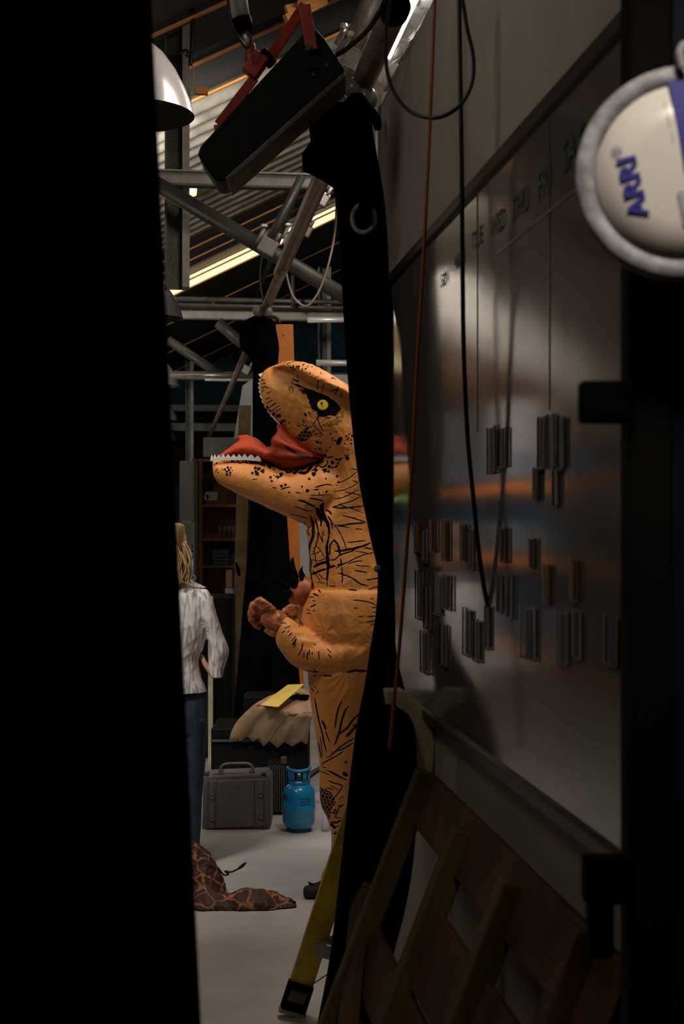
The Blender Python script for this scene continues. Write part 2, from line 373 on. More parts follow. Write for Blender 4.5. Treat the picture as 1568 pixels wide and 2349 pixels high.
tag(MB().tube([P(600, 590, 9), P(596, 640, 9), P(603, 690, 9)], .006, 6).build('thin_wire', M['cable'], None, True), 'thin dark wire hanging beneath the white clamp', 'wire')

# fluorescent tube in plastic wrap above the partition wall
fl = thing('wrapped_fluorescent', L(.72, 4.2, 3.2), 'lit fluorescent tube wrapped in crumpled clear plastic above the wall', 'lamp')
MB().tube([L(.715, 4.0, 3.16), L(.715, 4.75, 3.16)], .016, 16).build('tube', M['tube_light'], fl, True)
mb = MB(); rings = []
for i in range(30):
    v = 3.9+i*.05; c = L(.70-.003*i, v, 3.15-.006*i); rr = .05+.012*random.random()
    rings.append([c+Vector(((rr+random.uniform(-.012, .012))*math.cos(t), 0, (rr+random.uniform(-.012, .012))*math.sin(t))) for t in [2*math.pi*k/14 for k in range(14)]])
mb.skin(rings, False).build('plastic_wrap', M['wrap'], fl)
for k, (u, v) in enumerate(((.70, 4.15), (.69, 4.35), (.68, 4.5))):
    MB().lathe(L(u-.06, v, 3.06), [(0, -.02), (.02, -.015), (.026, 0), (.02, .015), (0, .02)], 12, (.6, .6, .2)).build('brass_fitting', M['cord'], fl, True)

# white dome lamps
lp = [(.245, 0), (.232, .05), (.208, .11), (.172, .18), (.125, .245), (.07, .292), (.045, .31), (.045, .37), (.012, .38)]
names = ['nearest and largest white dome lamp, upper left beside the curtain', 'second white dome lamp in the overhead row',
         'third white dome lamp in the overhead row', 'fourth white dome lamp, small and distant', 'fifth and farthest white dome lamp']
for k in range(5):
    Y = 5.64*(k+1)+(0 if k < 3 else .1); c = L(-.152, 0, 0); v = (Y+.018)/UX
    c = L(-.155, v, 3.21)
    r = thing('pendant_lamp', c, names[k], 'lamp', 'white dome lamps hanging in a row')
    mb = MB(); mb.lathe(c, lp, 48); mb.bm.faces.ensure_lookup_table()
    bmesh.ops.delete(mb.bm, geom=[f for f in mb.bm.faces if len(f.verts) > 8 and f.calc_center_median().z < c.z+.01], context='FACES')
    mb.build('shade', M['white_enamel'], r, True)
    mb = MB(); mb.lathe(c, [(x-.004, h-.002) for x, h in lp[:7]]+[(0, .305)], 48); mb.bm.faces.ensure_lookup_table()
    bmesh.ops.delete(mb.bm, geom=[f for f in mb.bm.faces if len(f.verts) > 8 and f.calc_center_median().z < c.z+.01], context='FACES')
    mb.build('lining', M['enamel_inside'], r, True)
    MB().lathe(c, [(.24, -.004), (.248, -.004), (.249, .004), (.24, .004)], 48).build('rim', M['enamel_inside'], r, True) if False else None
    MB().tube([c+Vector((0, 0, .37)), Vector((c.x, c.y, RZ(-.155)+.02))], .012, 10).build('rod', M['darksteel'], r, True)

# ------------------------------------------------------------------ person in the inflatable dinosaur costume
YD = 6.162
def evaluate(o):
    dg = bpy.context.evaluated_depsgraph_get(); dg.update()
    return bpy.data.meshes.new_from_object(o.evaluated_get(dg))
def Z(x0, y0, s, pts): return [(x0+a/s, y0+b/s) for a, b in pts]
def fuse(mb, voxel, smooth_it=4):
    bmesh.ops.recalc_face_normals(mb.bm, faces=mb.bm.faces)
    me = bpy.data.meshes.new('tmp'); mb.bm.to_mesh(me); mb.bm.free()
    o = bpy.data.objects.new('tmp', me); COL.objects.link(o)
    q = o.modifiers.new('r', 'REMESH'); q.mode = 'VOXEL'; q.voxel_size = voxel
    q = o.modifiers.new('s', 'SMOOTH'); q.factor = .5; q.iterations = smooth_it
    me2 = evaluate(o); bpy.data.objects.remove(o); bpy.data.meshes.remove(me)
    return me2
def coords(me):
    a = np.empty(len(me.vertices)*3, np.float32); me.vertices.foreach_get('co', a); return a.reshape(-1, 3)
def normals(me):
    a = np.empty(len(me.vertices)*3, np.float32); me.vertices.foreach_get('normal', a); return a.reshape(-1, 3)
def wrinkle(p, seed, freq, n=5):
    r = np.random.RandomState(seed); out = np.zeros(len(p))
    q = p + .03*np.sin(p[:, [1, 2, 0]]*9+seed)
    for i in range(n):
        k = r.normal(size=3); k /= np.linalg.norm(k); f = freq*(1.35**i)
        s = np.sin(q@k*f + r.uniform(0, 6) + 1.7*np.sin(q@r.normal(size=3)*f*.35))
        out += (1-np.abs(s))**2.2/(1.3**i)
    return out/n
trex = thing('costumed_person', (0.03, YD, 0), 'person in a tan inflatable dinosaur costume with black stripes, mouth open, facing left', 'person')
mb = MB()
loft([(593, 874, 594, 892, .015), (599, 857, 597, 908, .06), (614, 842, 606, 936, .085), (640, 831, 628, 964, .108), (670, 827, 657, 992, .122),
      (700, 830, 690, 1026, .133), (730, 841, 718, 1046, .143), (765, 860, 748, 1062, .152), (805, 885, 762, 1092, .158), (845, 915, 764, 1122, .162),
      (876, 960, 756, 1140, .170), (895, 1020, 742, 1172, .178), (905, 1080, 722, 1194, .180), (912, 1140, 701, 1214, .176), (918, 1200, 702, 1240, .185),
      (925, 1262, 706, 1284, .205), (935, 1322, 706, 1330, .225), (938, 1352, 703, 1356, .232)], D=YD, mb=mb)
loft([(624, 840, 632, 856, .085), (655, 828, 654, 864, .132), (690, 828, 680, 882, .154), (725, 838, 702, 899, .166), (762, 858, 738, 912, .172), (802, 884, 775, 922, .175),
      (842, 914, 812, 945, .168), (872, 955, 850, 985, .14)], D=YD, mb=mb)                     # brow lobe
loft([(486, 1058, 486, 1080, .03), (489, 1051, 491, 1100, .062), (504, 1050, 510, 1117, .082), (540, 1050, 552, 1140, .10), (580, 1053, 600, 1162, .116),
      (612, 1062, 645, 1183, .127), (640, 1071, 672, 1195, .133), (672, 1073, 694, 1205, .138), (705, 1064, 708, 1209, .144), (735, 1056, 726, 1206, .142), (775, 1060, 765, 1190, .135), (815, 1080, 800, 1170, .10), (840, 1100, 830, 1150, .04)], D=YD, mb=mb)
loft([(925, 1346, 700, 1350, .215), (942, 1350, 689, 1352, .245), (947, 1366, 686, 1370, .262), (951, 1400, 682, 1402, .275), (952, 1440, 684, 1440, .28),
      (948, 1480, 690, 1480, .275), (935, 1512, 702, 1514, .26), (915, 1533, 716, 1535, .235), (890, 1545, 740, 1545, .19)], D=YD, mb=mb)
for sgn, dx in ((-1, 0), (1, 46)):
    y = .115*sgn
    loft([(703+dx*.3, 1505, 905, 1505, .15), (703+dx*.5, 1535, 885, 1535, .155), (706+dx, 1562, 868+dx*.6, 1562, .155), (713+dx, 1610, 850+dx, 1610, .148), (719+dx, 1655, 842+dx, 1655, .138), (725+dx, 1700, 835+dx, 1700, .125),
          (730+dx, 1750, 828+dx, 1750, .112), (730+dx, 1800, 822+dx, 1800, .104), (733+dx, 1832, 815+dx, 1832, .098), (746+dx, 1862, 808+dx, 1862, .078), (755+dx, 1890, 800+dx, 1890, .066),
          (757+dx, 1920, 797+dx, 1920, .060), (755+dx, 1945, 797+dx, 1945, .062), (750+dx, 1962, 799+dx, 1962, .066), (737+dx, 1984, 800+dx, 1984, .066), (734+dx, 2002, 800+dx, 2004, .062), (731+dx, 2012, 798+dx, 2020, .058)], D=YD, mb=mb, yoff=y)
for sgn, dx, dy in ((-1, 0, 0), (1, 60, 22)):
    y = .17*sgn
    loft([(654+dx, 1404+dy, 636+dx, 1444+dy, .042), (664+dx, 1406+dy, 634+dx, 1456+dy, .058), (678+dx, 1414+dy, 637+dx, 1472+dy, .072), (694+dx, 1426+dy, 648+dx, 1490+dy, .082), (714+dx, 1438+dy, 664+dx, 1510+dy, .09),
          (738+dx, 1450+dy, 690+dx, 1529+dy, .096), (764+dx, 1452+dy, 726+dx, 1540+dy, .105), (800, 1440, 772, 1545, .118), (838, 1432, 820, 1538, .11), (870, 1430, 860, 1520, .07)], D=YD, mb=mb, yoff=y)
# tail, mostly hidden behind the drape
loft([(930, 1560, 900, 1420, .16), (985, 1620, 975, 1500, .13), (1040, 1700, 1050, 1600, .09), (1085, 1790, 1105, 1720, .05), (1105, 1850, 1120, 1830, .015)], D=YD, mb=mb, yoff=.3)
me = fuse(mb, .0052, 3)
p = coords(me); nr = normals(me)
dsp = .0105*wrinkle(p, 3, 17) + .002*wrinkle(p*np.array([1, 1, .7]), 11, 55)
# gathers at the elbow, the mouth corner, the waist seam and the hem
def near(px, py, r):
    c = P(px, py, YD-.12); d = np.hypot(p[:, 0]-c.x, p[:, 2]-c.z); return np.clip(1-d/(r*YD/F), 0, 1), np.arctan2(p[:, 2]-c.z, p[:, 0]-c.x)
for (px, py, r, kk, amp) in ((742, 1446, 95, 13, .012), (740, 1050, 60, 14, .006), (722, 985, 60, 17, .007), (700, 878, 110, 21, .006), (790, 1535, 110, 15, .009), (702, 1206, 60, 15, .006), (770, 1880, 60, 13, .006)):
    wgt, a = near(px, py, r); dsp += amp*wgt*.42*(np.sin(a*kk*.6+4*np.sin(p[:, 2]*19+px)+3*np.sin(p[:, 0]*27))*.5)
p2 = p + nr*(dsp-.0072)[:, None]
me.vertices.foreach_set('co', p2.astype(np.float32).ravel()); me.update()
o = bpy.data.objects.new('tmp', me); COL.objects.link(o)
q = o.modifiers.new('s', 'SUBSURF'); q.levels = 1; q.render_levels = 1
me2 = evaluate(o); bpy.data.objects.remove(o); bpy.data.meshes.remove(me)
p = coords(me2)
# --- printed ink: signed distance (in photo pixels at the costume's near side) to hand-drawn strokes, blobs and scale patches
U = 784 + p[:, 0]/(YD-.11)*F; V = 1196 - (p[:, 2]-1.6)/(YD-.11)*F
SD = np.full(len(p), 9.0)
jx = 1.1*np.sin(U*.31+V*.17)+.8*np.sin(V*.53-U*.11)
def upd(idx, d): SD[idx] = np.minimum(SD[idx], d)
def stroke(pts, w, taper=True):
    w = max(w, 1.7); n = len(pts)-1; tot = sum(math.dist(a, b) for a, b in zip(pts, pts[1:])); acc = 0
    for a, b in zip(pts, pts[1:]):
        x0, x1 = min(a[0], b[0])-w-4, max(a[0], b[0])+w+4; y0, y1 = min(a[1], b[1])-w-4, max(a[1], b[1])+w+4
        idx = np.nonzero((U > x0) & (U < x1) & (V > y0) & (V < y1))[0]
        l = math.dist(a, b)+1e-6
        if len(idx):
            ux, uy = U[idx]-a[0], V[idx]-a[1]; dx, dy = (b[0]-a[0])/l, (b[1]-a[1])/l
            t = np.clip(ux*dx+uy*dy, 0, l); d = np.hypot(ux-t*dx, uy-t*dy)
            s = (acc+t)/tot; ww = w*.5*(np.clip(np.minimum(s, 1-s)*5+.35, 0, 1) if taper else 1)
            upd(idx, d-np.maximum(ww, .75)-.22*w*.3*jx[idx]*.5)
        acc += l
def blob(x, y, r, sq=1.0):
    idx = np.nonzero((abs(U-x) < r*2+3) & (abs(V-y) < r*2+3))[0]
    if len(idx):
        a = np.arctan2(V[idx]-y, U[idx]-x); upd(idx, np.hypot(U[idx]-x, (V[idx]-y)*sq)-r*(1+.16*np.sin(3*a+x)+.1*np.sin(5*a+y)))
def inpoly(x, y, poly):
    ins = np.zeros(len(x), bool); n = len(poly)
    for i in range(n):
        x1, y1 = poly[i]; x2, y2 = poly[(i+1) % n]
        c = ((y1 > y) != (y2 > y)) & (x < (x2-x1)*(y-y1)/((y2-y1) or 1e-9)+x1); ins ^= c
    return ins
def polydist(idx, poly):
    x, y = U[idx], V[idx]; d = np.full(len(idx), 99.)
    for i in range(len(poly)):
        a = poly[i]; b = poly[(i+1) % len(poly)]; l = math.dist(a, b)+1e-6; dx, dy = (b[0]-a[0])/l, (b[1]-a[1])/l
        t = np.clip((x-a[0])*dx+(y-a[1])*dy, 0, l); d = np.minimum(d, np.hypot(x-a[0]-t*dx, y-a[1]-t*dy))
    return np.where(inpoly(x, y, poly), -d, d)
def box_idx(poly, m=6):
    xs = [q[0] for q in poly]; ys = [q[1] for q in poly]
    return np.nonzero((U > min(xs)-m) & (U < max(xs)+m) & (V > min(ys)-m) & (V < max(ys)+m))[0]
def area_ink(poly): idx = box_idx(poly); upd(idx, polydist(idx, poly)+.5*jx[idx])
def scales(poly, cell, gap, seed, keep=.9):
    idx = box_idx(poly); pd = polydist(idx, poly); rs = np.random.RandomState(seed)
    xs = [q[0] for q in poly]; ys = [q[1] for q in poly]; pts = []
    y = min(ys)-cell; row = 0
    while y < max(ys)+cell:
        x = min(xs)-cell+(row % 2)*cell/2
        while x < max(xs)+cell:
            pts.append((x+rs.uniform(-.28, .28)*cell, y+rs.uniform(-.28, .28)*cell, rs.rand())); x += cell
        y += cell*.85; row += 1
    pts = np.array(pts); X = np.stack([U[idx], V[idx]], 1)
    for s in range(0, len(idx), 20000):
        d = np.hypot(X[s:s+20000, None, 0]-pts[None, :, 0], X[s:s+20000, None, 1]-pts[None, :, 1])
        o2 = np.argpartition(d, 1, axis=1)[:, :2]; r_ = np.arange(len(d)); d0 = d[r_, o2[:, 0]]; d1 = d[r_, o2[:, 1]]
        first = np.where(d0 < d1, o2[:, 0], o2[:, 1]); dd = gap-abs(d1-d0)*.5
        dd = np.where(pts[first, 2] > keep, 9, dd)
        upd(idx[s:s+20000], np.maximum(dd, pd[s:s+20000]))
A_ = lambda pts: Z(580, 820, 6.533, pts)
B_ = lambda pts: Z(640, 980, 6.533, pts)
C_ = lambda pts: Z(680, 1140, 7.84, pts)
D_ = lambda pts: Z(570, 1260, 5.058, pts)
E_ = lambda pts: Z(680, 1520, 8.711, pts)
F_ = lambda pts: Z(680, 1760, 7.83, pts)
G_ = lambda pts: Z(470, 980, 6.817, pts)
area_ink(A_([(540, 350), (600, 385), (700, 418), (790, 470), (850, 480), (930, 510), (1060, 560), (1130, 600), (1220, 660), (1290, 730), (1320, 785), (1270, 830), (1230, 890), (1130, 880), (1050, 900), (985, 890), (960, 830), (880, 770), (845, 700), (842, 640), (800, 570), (790, 500), (740, 462), (640, 420), (580, 385)]))
for k in range(9):
    x = 700+k*18; area_ink(A_([(x+30, 470+k*9), (x+48, 480+k*9), (x+4+k*4, 540+k*16)]))
SA = [([(100, 320), (170, 325)], 1), ([(110, 440), (170, 432), (230, 450)], 1.4), ([(110, 500), (150, 480)], 1), ([(200, 530), (270, 505)], 1), ([(180, 612), (250, 590)], 1.4), ([(200, 675), (290, 630)], 1.2), ([(245, 730), (345, 675)], 2.6),
      ([(270, 790), (385, 720)], 1.2), ([(345, 805), (360, 785), (410, 765)], 1.2), ([(130, 380), (180, 375)], 1), ([(335, 880), (360, 860), (415, 865)], 6), ([(395, 970), (430, 945), (480, 930)], 5), ([(460, 75), (495, 75)], 1.6), ([(508, 118), (530, 88), (572, 80)], 2),
      ([(585, 45), (620, 60)], 1.2), ([(555, 158), (595, 150)], 2), ([(540, 130), (560, 128)], 1.6), ([(605, 118), (610, 165), (598, 212)], 2.2), ([(745, 132), (770, 95)], 3), ([(735, 220), (742, 180)], 1.6), ([(855, 272), (860, 240)], 2.4), ([(1022, 262), (1015, 235)], 1.8),
      ([(875, 150), (900, 132)], 1), ([(1185, 330), (1195, 300)], 4), ([(1215, 318), (1235, 332)], 3), ([(980, 360), (968, 430), (975, 485)], 2.2), ([(1068, 410), (1045, 470), (1030, 525)], 1.6), ([(1275, 452), (1268, 500), (1235, 545), (1228, 570)], 2.2), ([(1160, 508), (1285, 498)], 1.6),
      ([(1328, 545), (1312, 608)], 2), ([(665, 270), (668, 310)], 1), ([(810, 130), (828, 128)], 1.4), ([(808, 150), (826, 150)], 1.4), ([(775, 833), (790, 870), (808, 882)], 4), ([(1325, 1205), (1300, 1240), (1265, 1310)], 9.5), ([(940, 1255), (985, 1275)], 4.5), ([(1000, 1285), (1020, 1275)], 4),
      ([(920, 1362), (940, 1370)], 2), ([(1025, 1365), (1030, 1400)], 1.4), ([(1140, 1350), (1165, 1342)], 2.2), ([(1025, 1475), (1098, 1455)], 5.5), ([(1115, 1495), (1205, 1488)], 3), ([(1228, 1522), (1295, 1540), (1335, 1505)], 4), ([(970, 890), (965, 920), (1000, 1010), (1050, 1110)], 1.6),
      ([(985, 900), (940, 950), (900, 1010)], 1.2), ([(1085, 915), (1165, 912)], 1.6), ([(900, 1010), (960, 1080), (1030, 1140)], 1.2), ([(700, 500), (735, 475)], 2), ([(520, 970), (555, 965)], 1.2), ([(465, 1010), (490, 998)], 1.4), ([(560, 1050), (580, 1038)], 1.2), ([(590, 320), (640, 345), (690, 365)], 3.2)]
for pts, w_ in SA: stroke(A_(pts), w_)
for x, y, r_ in ((205, 733, 3.2), (235, 782, 3), (300, 833, 4), (690, 145, 2.6), (655, 150, 2.2), (680, 173, 2.4), (642, 192, 1.7), (795, 182, 2.4), (575, 165, 1.6), (530, 408, 1.2), (545, 453, 1.7), (570, 430, 1.5), (590, 463, 1.8), (545, 488, 1.4), (600, 500, 1.2), (1195, 1218, 1.8), (1190, 1250, 1.4),
                 (1228, 1250, 1.8), (1160, 1150, 2.2), (1248, 1122, 1.5), (1400, 1188, 2.2), (1440, 1160, 1.9), (1485, 1187, 2.8), (1430, 1216, 1.9), (1412, 1242, 1.9), (1466, 1245, 1.9), (1372, 1296, 1.8), (1474, 1300, 2.2), (995, 1362, 2.2), (1415, 1520, 3.8), (1380, 1475, 1.8), (1422, 1470, 2), (1395, 1492, 1.6), (1420, 1395, 1.8), (865, 880, 1.3), (905, 820, 1.6)):
    x, y = A_([(x, y)])[0]; blob(x, y, r_)
for cx, cy, r_ in ((690, 1005, 24), (775, 1010, 22), (850, 835, 18), (765, 950, 16)):
    stroke(A_([(cx+r_*math.cos(t), cy+r_*math.sin(t)) for t in [.5*k for k in range(10)]]), 1.3)
scales(A_([(1040, 1000), (1150, 955), (1230, 935), (1255, 860), (1290, 800), (1355, 805), (1355, 900), (1320, 1000), (1210, 1045), (1050, 1040)]), 4.0, .8, 1, .85)
scales(A_([(640, 1190), (740, 1090), (810, 1040), (890, 1030), (905, 1110), (880, 1180), (800, 1245), (740, 1252), (650, 1225)]), 9.0, .8, 2, .95)
scales(A_([(890, 1080), (1000, 1120), (1055, 1160), (1030, 1190), (900, 1180)]), 3.8, .7, 3, .8)
scales(A_([(780, 1280), (830, 1265), (850, 1230), (870, 1240), (800, 1310)]), 4, 1, 4, .8)
SB = [([(705, 485), (728, 520), (695, 575), (650, 600), (595, 578)], 3), ([(580, 500), (572, 570), (540, 612), (482, 658)], 3), ([(460, 530), (468, 600), (430, 655), (370, 690), (288, 672)], 7), ([(320, 605), (362, 588), (345, 638)], 4.5), ([(288, 590), (268, 640), (235, 688), (198, 675)], 5), ([(180, 608), (172, 658), (120, 675), (88, 648)], 4.5),
      ([(60, 610), (50, 645)], 4), ([(28, 680), (22, 745)], 5), ([(790, 620), (815, 585)], 3.6), ([(832, 605), (880, 565)], 4), ([(862, 540), (900, 532)], 3), ([(535, 905), (640, 875), (710, 860), (800, 870)], 2.8), ([(850, 870), (885, 872)], 1), ([(525, 940), (595, 935)], 3), ([(695, 988), (725, 950)], 3.2),
      ([(475, 1028), (600, 1022), (760, 1010)], 1.8), ([(600, 970), (600, 1020)], 1.8), ([(450, 1062), (560, 1080), (665, 1105)], 3), ([(280, 1095), (370, 1110), (450, 1155), (540, 1195)], 4.4), ([(230, 1180), (320, 1220), (430, 1255), (500, 1255)], 1.8), ([(180, 1305), (300, 1330), (420, 1365)], 1.8), ([(1080, 630), (1165, 645)], 2),
      ([(1165, 672), (1040, 770), (910, 832)], 1.3), ([(1182, 830), (1100, 892), (960, 945), (830, 970)], 1.6), ([(1180, 940), (1060, 1010), (940, 1060), (830, 1080)], 2.2), ([(990, 975), (1110, 997), (1220, 1027)], 2), ([(1210, 1045), (1150, 1075), (1080, 1115), (1000, 1135), (880, 1165)], 2), ([(940, 1160), (870, 1185), (800, 1195)], 1.4),
      ([(800, 1198), (900, 1215), (1050, 1206), (1250, 1184)], 3), ([(940, 1180), (1100, 1225), (1260, 1290)], 1.8), ([(950, 1322), (1150, 1380), (1290, 1420)], 1.4), ([(705, 1240), (750, 1262), (785, 1308)], 4), ([(685, 340), (720, 358)], 1.2), ([(620, 395), (590, 400)], 3), ([(30, 935), (90, 915), (165, 895)], 2), ([(250, 975), (315, 985)], 1.4), ([(1100, 815), (1180, 832)], 1.1)]
for pts, w_ in SB: stroke(B_(pts), w_)
for x, y, r_ in ((548, 642, 4.2), (518, 702, 5), (682, 645, 5), (738, 662, 3.4), (752, 585, 4), (795, 525, 4.2), (452, 776, 3), (700, 773, 2.2), (868, 735, 3), (888, 826, 2.8), (425, 955, 4), (95, 865, 3), (37, 885, 3.2), (150, 980, 2), (345, 888, 2.2)):
    x, y = B_([(x, y)])[0]; blob(x, y, r_)
area_ink(C_([(325, 210), (380, 178), (442, 290), (413, 155), (490, 95), (490, 262), (560, 400), (602, 530), (606, 620), (568, 830), (582, 1100), (608, 1240), (582, 1300), (552, 1620), (538, 1620), (543, 1250), (525, 1100), (523, 900), (568, 700), (563, 550), (475, 400), (448, 500), (452, 640), (438, 560), (425, 450), (390, 370)]))
SCc = [([(250, 350), (295, 500), (300, 640), (290, 720), (225, 880), (203, 1000), (220, 1150), (215, 1300), (230, 1340)], 6.5), ([(650, 470), (740, 580), (800, 680), (860, 820), (892, 940)], 2), ([(560, 340), (620, 430), (650, 580)], 3), ([(700, 512), (850, 507), (970, 482), (1230, 465)], 3.4), ([(740, 520), (940, 548)], 1.8), ([(1050, 570), (1170, 582)], 1.8),
       ([(900, 805), (960, 812), (1060, 800), (1230, 780)], 2.4), ([(680, 965), (780, 965), (900, 945), (1060, 910), (1180, 880), (1320, 825)], 4.5), ([(1210, 915), (1250, 910), (1350, 932)], 2.6), ([(590, 1130), (690, 1120), (760, 1050), (850, 1010), (1000, 965), (1060, 925)], 3), ([(710, 1272), (840, 1190), (960, 1140), (1100, 1070), (1200, 1030), (1370, 990)], 2.2), ([(730, 1215), (860, 1190)], 3.4),
       ([(790, 1100), (812, 1225)], 2.8), ([(812, 1250), (825, 1400), (820, 1530)], 2.4), ([(920, 1190), (1060, 1145), (1180, 1140)], 2.2), ([(1060, 1215), (1130, 1225), (1310, 1235)], 2.2), ([(1035, 1310), (1150, 1325), (1260, 1342)], 2.6), ([(750, 1355), (900, 1400), (1010, 1450), (1150, 1550), (1280, 1582)], 3), ([(1250, 1472), (1350, 1462), (1480, 1435)], 2.6), ([(1280, 1642), (1400, 1602), (1470, 1600)], 2.2),
       ([(930, 1640), (1080, 1657)], 3.2), ([(598, 1040), (600, 870), (670, 765)], 3), ([(670, 760), (740, 850), (770, 950), (780, 1050)], 4.5), ([(300, 1265), (420, 1195), (550, 1160)], 6), ([(560, 1275), (690, 1222)], 5), ([(250, 1405), (420, 1325), (540, 1285)], 4.5), ([(320, 380), (370, 500), (390, 600), (380, 760), (340, 880), (300, 1000)], 2.4), ([(330, 400), (400, 650), (470, 810), (455, 640)], 1.8), ([(260, 1040), (360, 1010), (440, 962)], 1.5),
       ([(350, 870), (450, 980), (500, 1090)], 1.2), ([(310, 920), (330, 1050), (360, 1200)], 1.2), ([(130, 450), (160, 560), (230, 700)], 2), ([(245, 1300), (260, 1450), (290, 1640)], 2.6), ([(240, 1100), (270, 1160), (250, 1300)], 2), ([(400, 1380), (460, 1450), (540, 1470)], 1.5), ([(590, 1592), (700, 1585)], 2), ([(280, 1130), (400, 1150), (520, 1105)], 1.4), ([(280, 1330), (340, 1380), (420, 1500)], 1.2),
       ([(880, 345), (1000, 370), (1230, 445)], 1.6), ([(1060, 970), (1260, 1000)], 1.4), ([(640, 180), (720, 160)], 1.2), ([(480, 620), (490, 700)], 1), ([(380, 1530), (500, 1540)], 1.2)]
for pts, w_ in SCc: stroke(C_(pts), w_)
SDd = [([(808, 468), (838, 492)], 3.2), ([(752, 508), (812, 532)], 3.2), ([(700, 552), (760, 545)], 1.4), ([(610, 617), (638, 590)], 1.5), ([(743, 592), (772, 585)], 2), ([(715, 662), (745, 648), (782, 630)], 3), ([(680, 690), (720, 698)], 1.4), ([(745, 705), (775, 698)], 1.8), ([(675, 738), (725, 733)], 1.5), ([(1208, 568), (1270, 570), (1340, 580), (1420, 602), (1478, 632)], 2.2),
       ([(1222, 655), (1258, 658)], 2), ([(1422, 655), (1472, 652)], 1.8), ([(1430, 700), (1466, 710)], 1.5), ([(1270, 750), (1315, 750)], 1.6), ([(1373, 753), (1458, 748)], 2.2), ([(1355, 818), (1458, 800)], 2.2), ([(1405, 840), (1455, 840)], 1.6), ([(1400, 555), (1440, 552)], 1),
       ([(385, 845), (415, 832), (445, 838)], 1.4), ([(430, 892), (495, 868)], 1.6), ([(398, 948), (432, 922)], 1.8), ([(463, 942), (482, 918)], 1.6), ([(478, 978), (512, 942)], 2.2), ([(522, 1080), (565, 1008)], 4.2), ([(538, 1105), (562, 1055)], 1.6), ([(510, 1035), (555, 985)], 1.4), ([(640, 1058), (625, 1130), (588, 1192)], 2.4), ([(655, 1148), (650, 1212)], 1.6), ([(692, 1158), (688, 1252)], 2.2), ([(714, 1130), (710, 1188)], 1.8),
       ([(818, 1145), (822, 1232)], 2.2), ([(745, 1155), (748, 1185)], 1.2), ([(930, 1178), (962, 1218)], 2.4), ([(915, 1118), (958, 1160)], 1.8), ([(690, 1375), (780, 1392)], 2), ([(760, 1345), (785, 1380)], 1.6), ([(570, 822), (600, 860), (590, 880)], 1.2), ([(608, 855), (628, 880)], 1.2), ([(765, 1068), (785, 1078)], 1.2), ([(1130, 1382), (1230, 1362), (1365, 1376)], 5), ([(600, 640), (625, 652)], 1.2)]
for pts, w_ in SDd: stroke(D_(pts), w_)
SE = [([(910, 670), (840, 800), (800, 980), (785, 1100), (768, 1222)], 3.4), ([(1030, 770), (960, 880), (900, 1070), (850, 1310), (760, 1565)], 4), ([(1240, 950), (1130, 1050), (1010, 1210), (850, 1330), (800, 1390)], 4), ([(1190, 1170), (1090, 1290), (985, 1392)], 6), ([(1150, 1430), (1000, 1500), (870, 1590), (720, 1740)], 2.8), ([(1130, 1520), (1030, 1575), (900, 1640), (780, 1680)], 3),
      ([(940, 1670), (850, 1740), (680, 1840), (545, 1940), (500, 1990)], 2.6), ([(510, 1080), (560, 1170), (595, 1260)], 4.4), ([(585, 1290), (620, 1400), (660, 1495)], 2.4), ([(365, 640), (400, 850), (450, 1100), (520, 1350), (560, 1560), (600, 1705)], 3.2), ([(440, 1550), (500, 1860)], 2.8), ([(480, 1430), (520, 1800)], 1.6), ([(230, 100), (330, 125), (450, 130)], 3), ([(540, 195), (700, 190)], 3.4),
      ([(955, 1885), (1010, 1910)], 4), ([(925, 2105), (1010, 2165)], 8), ([(600, 2080), (700, 2095), (850, 2170), (1000, 2260)], 2.2), ([(230, 378), (275, 400)], 2), ([(370, 430), (395, 435)], 2), ([(440, 500), (425, 530), (395, 570)], 1.8), ([(310, 480), (350, 540)], 1.8), ([(480, 2145), (540, 2135), (660, 2160)], 1.8), ([(520, 2030), (590, 2028)], 1.4), ([(720, 1700), (700, 1770), (600, 1820)], 1.4), ([(340, 210), (400, 220)], 3), ([(1115, 1170), (1190, 1135)], 2), ([(350, 60), (390, 110)], 2)]
for pts, w_ in SE: stroke(E_(pts), w_)
SF = [([(580, 170), (700, 212), (790, 220)], 2.4), ([(830, 250), (750, 380), (660, 480)], 2), ([(830, 248), (720, 210)], 1.5), ([(540, 312), (600, 302), (660, 332)], 2), ([(500, 330), (650, 402)], 2.2), ([(760, 492), (835, 440)], 1.5), ([(740, 612), (840, 600)], 2.4), ([(830, 600), (740, 662)], 2), ([(680, 822), (800, 842)], 2.4), ([(620, 942), (740, 920), (800, 870)], 4.5),
      ([(610, 975), (700, 1032)], 8), ([(720, 1002), (800, 982)], 3), ([(665, 1145), (720, 1130)], 4.5), ([(680, 1268), (735, 1250)], 4.5), ([(700, 1102), (780, 1100)], 2.2), ([(610, 250), (740, 325)], 1.6), ([(590, 755), (720, 750), (690, 820)], 1.8), ([(640, 750), (700, 670)], 1.6), ([(600, 10), (900, 150)], 2.2)]
for pts, w_ in SF: stroke(F_(pts), w_)
scales(F_([(395, 330), (470, 320), (600, 390), (690, 470), (700, 570), (640, 640), (620, 700), (600, 800), (600, 900), (520, 880), (430, 650)]), 8.5, .8, 5, .95)
scales(F_([(660, 680), (760, 670), (780, 740), (680, 745)]), 6, .8, 6, .95)
